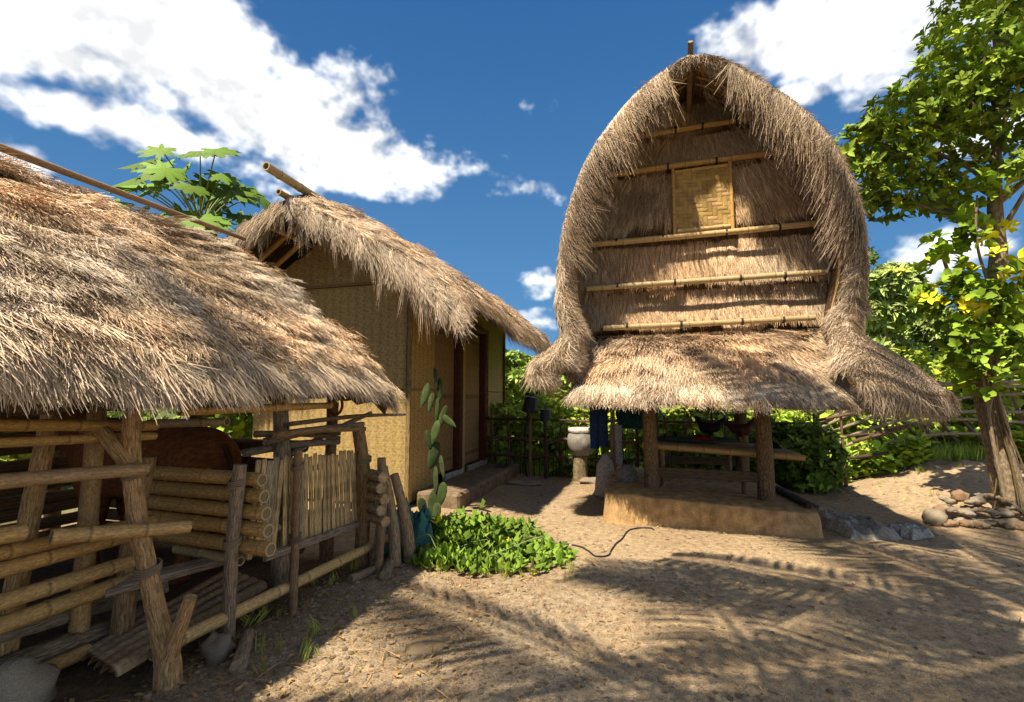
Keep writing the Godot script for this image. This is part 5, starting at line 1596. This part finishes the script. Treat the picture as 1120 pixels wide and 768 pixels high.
# ---------------------------------------------------------------- yard
func build_yard() -> void:
	# stone heap
	for v in 5:
		rock_meshes.append(rock_mesh(13.0 * v, Color.WHITE))
	var cols := [Color(0.42, 0.32, 0.2), Color(0.46, 0.39, 0.28), Color(0.44, 0.28, 0.17), Color(0.37, 0.31, 0.24), Color(0.52, 0.46, 0.36)]
	for v in 5:
		var m: StandardMaterial3D = mats.stone.duplicate()
		m.albedo_color = cols[v].linear_to_srgb()
		rock_mats.append(m)
	for q in 66:
		var lay := 0 if q < 34 else 1 if q < 54 else 2
		var a := lerpf(rf(2.98, 4.05), 3.5, lay * 0.15)
		var b := 6.36 + lay * 0.13 + rf(0.0, 0.2)
		var sz := rf(0.036, 0.066)
		rock(["tan", "pale buff", "rust-red", "grey-brown", "whitish"][q % 5] + " rounded stone in the heap below the leaning tree", "stones heaped below the tree", on(a, b, 0.03 + lay * 0.08), Vector3(sz * rf(1.0, 1.5), sz * rf(0.6, 0.8), sz), q % 5, rf(0, 6))
	rock("brick-red stone crowning the heap below the tree", "", on(3.28, 6.68, 0.25), Vector3(0.085, 0.065, 0.07), 2, 0.4)
	rock("large mossy tan boulder at the edge of the stone heap", "", on(2.92, 6.45, 0.06), Vector3(0.11, 0.1, 0.1), 1, 1.0)
	rock("big pale angular rock beside the shed rails", "", on(-2.8, 1.62, 0.05), Vector3(0.14, 0.16, 0.16), 4, 2.1)
	rock("round grey stone under the bamboo rails by the upright", "", on(-2.27, 2.2, 0.05), Vector3(0.075, 0.085, 0.07), 3, 0.3)
	rock("smooth grey stone lying inside the shed", "", on(-3.02, 2.3, 0.06), Vector3(0.13, 0.08, 0.1), 3, 1.3)
	rock("flat tan stone half sunk in the gravel lane", "", on(-1.25, 2.62, 0.0), Vector3(0.13, 0.045, 0.09), 0, 0.7)
	rock("flat grey stone in the passage beside the stump", "", on(-0.98, 8.1, 0.03), Vector3(0.2, 0.06, 0.14), 3, 0.5)
	rock("pale slab at the foot of the stake fence", "", on(-2.0, 7.7, 0.02), Vector3(0.3, 0.04, 0.16), 3, 0.2)
	# heap of cut vines
	var hp := thing("cut_vine_heap", "heap of fresh green cut vines on the lane", "vines", on(-1.5, 4.3))
	var lf := Geo.new()
	for e in 3:
		var b := Basis(Vector3.UP, e * 2.1) * Basis(Vector3.RIGHT, 1.0)
		leaf(lf, Transform3D(b, Vector3(0, 0.02, 0)), 0.075, 0.062, 0.25, Color(0.13, 0.215, 0.032), 2)
	var k := Many.new()
	for q in 2300:
		var p := ball()
		p.y = absf(p.y)
		var hum := 0.16 + 0.28 * nz.get_noise_2d(p.x * 40.0, p.z * 40.0)
		var c := on(-1.58 + p.x * 0.6 + p.z * 0.14, 4.4 + p.z * 0.45, 0.02)
		if q > 1500:
			c = on(-1.55 + p.x * 0.85, 4.25 + p.z * 0.6, 0.02); hum = 0.05
		k.add(aim(p + Vector3(0, 0.8, 0.4) + ball() * 0.8, rf(0.5, 1.15)), c + Vector3(0, p.y * hum, 0), tone(Color(1.15, 1.1, 0.9), 0.5) if rng.randf() > 0.02 else Color(3.5, 2.0, 0.6))
	many_part(hp, "leaves", lf.mesh(), mats.leaf, k)
	for q in 26:
		var a := rf(-2.1, -1.0)
		var b := rf(4.05, 4.75)
		pole(hp, "stem", [on(a, b, 0.02), on(a + rf(-0.2, 0.2), b + rf(-0.2, 0.1), rf(0.1, 0.26)), on(a + rf(-0.4, 0.4), b + rf(-0.35, 0.2), rf(0.02, 0.16))], [0.006, 0.005, 0.004], Color(0.2, 0.24, 0.08), "plain", 0.0, 5)
	# prickly pear
	var ca := thing("prickly_pear", "tall prickly pear cactus against the house wall", "cactus", on(-2.5, 5.25))
	var pads := [[0, 0.18, 0, 0.11, 0.2], [0.02, 0.45, 0.02, 0.08, 0.17], [-0.03, 0.72, 0.0, 0.09, 0.18], [0.0, 0.98, 0.03, 0.08, 0.17], [0.01, 1.24, 0.0, 0.08, 0.17], [-0.07, 1.33, 0.02, 0.05, 0.13], [-0.17, 1.42, 0.0, 0.07, 0.16], [0.05, 1.48, 0.0, 0.065, 0.15], [0.0, 1.62, 0.02, 0.05, 0.14], [0.1, 1.16, 0.0, 0.06, 0.16], [0.2, 1.12, 0.02, 0.06, 0.13], [0.1, 0.6, 0.0, 0.07, 0.14], [0.13, 0.3, 0.05, 0.09, 0.15], [-0.13, 0.14, 0.08, 0.07, 0.13], [0.08, 0.1, 0.1, 0.09, 0.13], [-0.08, 0.9, 0.04, 0.05, 0.13]]
	for q in pads:
		var g := Geo.new()
		var rows: Array = []
		var bs := Basis(Vector3.UP, rf(-0.9, 0.9)) * Basis(Vector3(0, 0, 1), rf(-0.35, 0.35) + (1.0 if q[0] == 0.2 else 0.0))
		for r in 9:
			var row := PackedVector3Array()
			for s in 13:
				var th := PI * r / 8.0
				var ph := TAU * (s % 12) / 12.0
				var w := 1.0 - 0.22 * cos(th + PI) 
				row.append(on(-2.42, 5.25) + Vector3(q[0] * 0.85, q[1], q[2]) + bs * Vector3(sin(th) * cos(ph) * q[3] * w * 0.72, cos(th) * q[4] * 0.92, sin(th) * sin(ph) * 0.018))
			rows.append(row)
		g.grid(rows, tone(Color(0.07, 0.105, 0.035), 0.3), true)
		part(ca, "pad", g.mesh(), mats.plaster)
	# litter: plastic, tarpaulin, cable
	sheet_on("tarpaulin", "teal plastic tarpaulin crumpled at the shed corner", "tarpaulin", on(-2.16, 4.12, 0.01), 0.46, 0.36, 0.3, Color(0.08, 0.25, 0.23), 21.0, 0.5)
	sheet_on("plastic_bag", "white plastic bag crumpled on the teal tarpaulin's edge", "bag", on(-1.88, 4.22, 0.01), 0.22, 0.2, 0.08, Color(0.5, 0.52, 0.55), 27.0, 0.2)
	sheet_on("feed_sack", "torn grey feed sack spread beside the plinth", "sack", on(1.98, 6.15, 0.0), 0.5, 1.0, 0.09, Color(0.50, 0.46, 0.40), 31.0, 0.25)
	sheet_on("feed_sack", "small crumpled grey sack out in the yard beyond the plinth", "sack", on(2.5, 5.98, 0.0), 0.34, 0.26, 0.08, Color(0.52, 0.49, 0.44), 37.0, 0.6)
	for q in [[1.42, 7.0, 1.56, 5.85, 0.03], [1.5, 6.9, 1.66, 5.8, 0.025]]:
		var l := thing("roof_pole", ["dark pole lying along the plinth edge", "pale pole lying outermost on the plinth edge"][0 if q[4] == 0.03 else 1], "pole", W(q[0], q[1], 0.25))
		pole(l, "wood", [W(q[0], q[1], 0.27), W(q[2], q[3], 0.25)], [q[4], q[4]], Color(0.07, 0.05, 0.035) if q[4] == 0.03 else GREYWOOD, "wood", 0.1)
	var cb := Geo.new()
	var cp: Array = []
	var raw := [[-0.98, 4.66], [-0.8, 4.68], [-0.66, 4.66], [-0.58, 4.55], [-0.5, 4.40], [-0.4, 4.44], [-0.38, 4.62], [-0.36, 4.85], [-0.3, 5.1], [-0.24, 5.4], [-0.05, 5.5], [0.0, 5.42]]
	for q in raw.size() - 1:
		for e in 5:
			var a := Vector2(raw[maxi(q - 1, 0)][0], raw[maxi(q - 1, 0)][1])
			var d := Vector2(raw[mini(q + 2, raw.size() - 1)][0], raw[mini(q + 2, raw.size() - 1)][1])
			var m := Vector2(raw[q][0], raw[q][1]).cubic_interpolate(Vector2(raw[q + 1][0], raw[q + 1][1]), a, d, e / 5.0)
			cp.append(on(m.x, m.y, 0.009))
	var cr: Array = []
	cr.resize(cp.size()); cr.fill(0.007)
	cb.tube(cp, cr, 6, Color(0.03, 0.03, 0.03))
	tag(part(self, "cable", cb.mesh(), mats.plain), "thin black cable curling over the soil to the plinth", "cable")
# ---------------------------------------------------------------- palms behind the lane, which shade it
func build_shade() -> void:
	var fr := Geo.new()
	var sp: Array = []
	var sr: Array = []
	for s in 15:
		var f := s / 14.0
		sp.append(Vector3(0, 0.75 * f - 1.5 * f * f, -3.0 * f)); sr.append(0.035 * (1.0 - 0.85 * f))
	fr.tube(sp, sr, 6, Color(0.2, 0.22, 0.07))
	for s in 46:
		var f := 0.14 + 0.85 * s / 45.0
		var p := Vector3(0, 0.75 * f - 1.5 * f * f, -3.0 * f)
		var l := 0.75 * (0.35 + 0.65 * sin(PI * pow(f, 0.8))) + 0.05
		for e in [-1.0, 1.0]:
			var b := Basis.looking_at(Vector3(e * 0.85, -0.55 + rf(-0.15, 0.15), -0.55).normalized(), Vector3.UP)
			leaf(fr, Transform3D(b * Basis(Vector3.RIGHT, -PI / 2), p), l, 0.045, 0.2, tone(Color(0.08, 0.13, 0.03), 0.2), 0)
	var fm := fr.mesh()
	for q in [[-0.85, -1.3, -1.1, -2.0, 6.2, 6, "coconut palm leaning over the lane with fronds spread wide"], [1.1, 0.3, 2.6, -1.9, 6.3, 21, "coconut palm arching over the lane towards the granary"], [-5.0, -3.5, -5.0, -4.0, 7.4, 7, "coconut palm standing behind the end of the cow shed"]]:
		var o := thing("coconut_palm", q[6], "palm", on(q[2], q[3]), "coconut palms beside the lane")
		var top := W(q[0], q[1], q[4])
		pole(o, "trunk", [on(q[2], q[3], -0.1), W(lerpf(q[2], q[0], 0.3), lerpf(q[3], q[1], 0.3), q[4] * 0.5), top], [0.16, 0.12, 0.09], GREYWOOD, "bark", 0.1)
		for e in int(q[5]):
			var f := part(o, "frond", fm, mats.leaf)
			f.transform = Transform3D(Basis(Vector3.UP, TAU * e / q[5] + rf(-0.15, 0.15)) * Basis(Vector3.RIGHT, rf(-0.35, 0.45)) * Basis(Vector3(0, 0, 1), rf(-0.3, 0.3)), top - o.position)
var rock_meshes: Array = []
var rock_mats: Array = []
func rock(label: String, grp: String, p: Vector3, s: Vector3, v: int, turn: float) -> void:
	var r := MeshInstance3D.new()
	r.name = numbered("stone")
	r.mesh = rock_meshes[v]
	r.material_override = rock_mats[v]
	add_child(r, true)
	r.transform = Transform3D(Basis(Vector3.UP, turn).scaled_local(s), p)
	tag(r, label, "stone", grp)
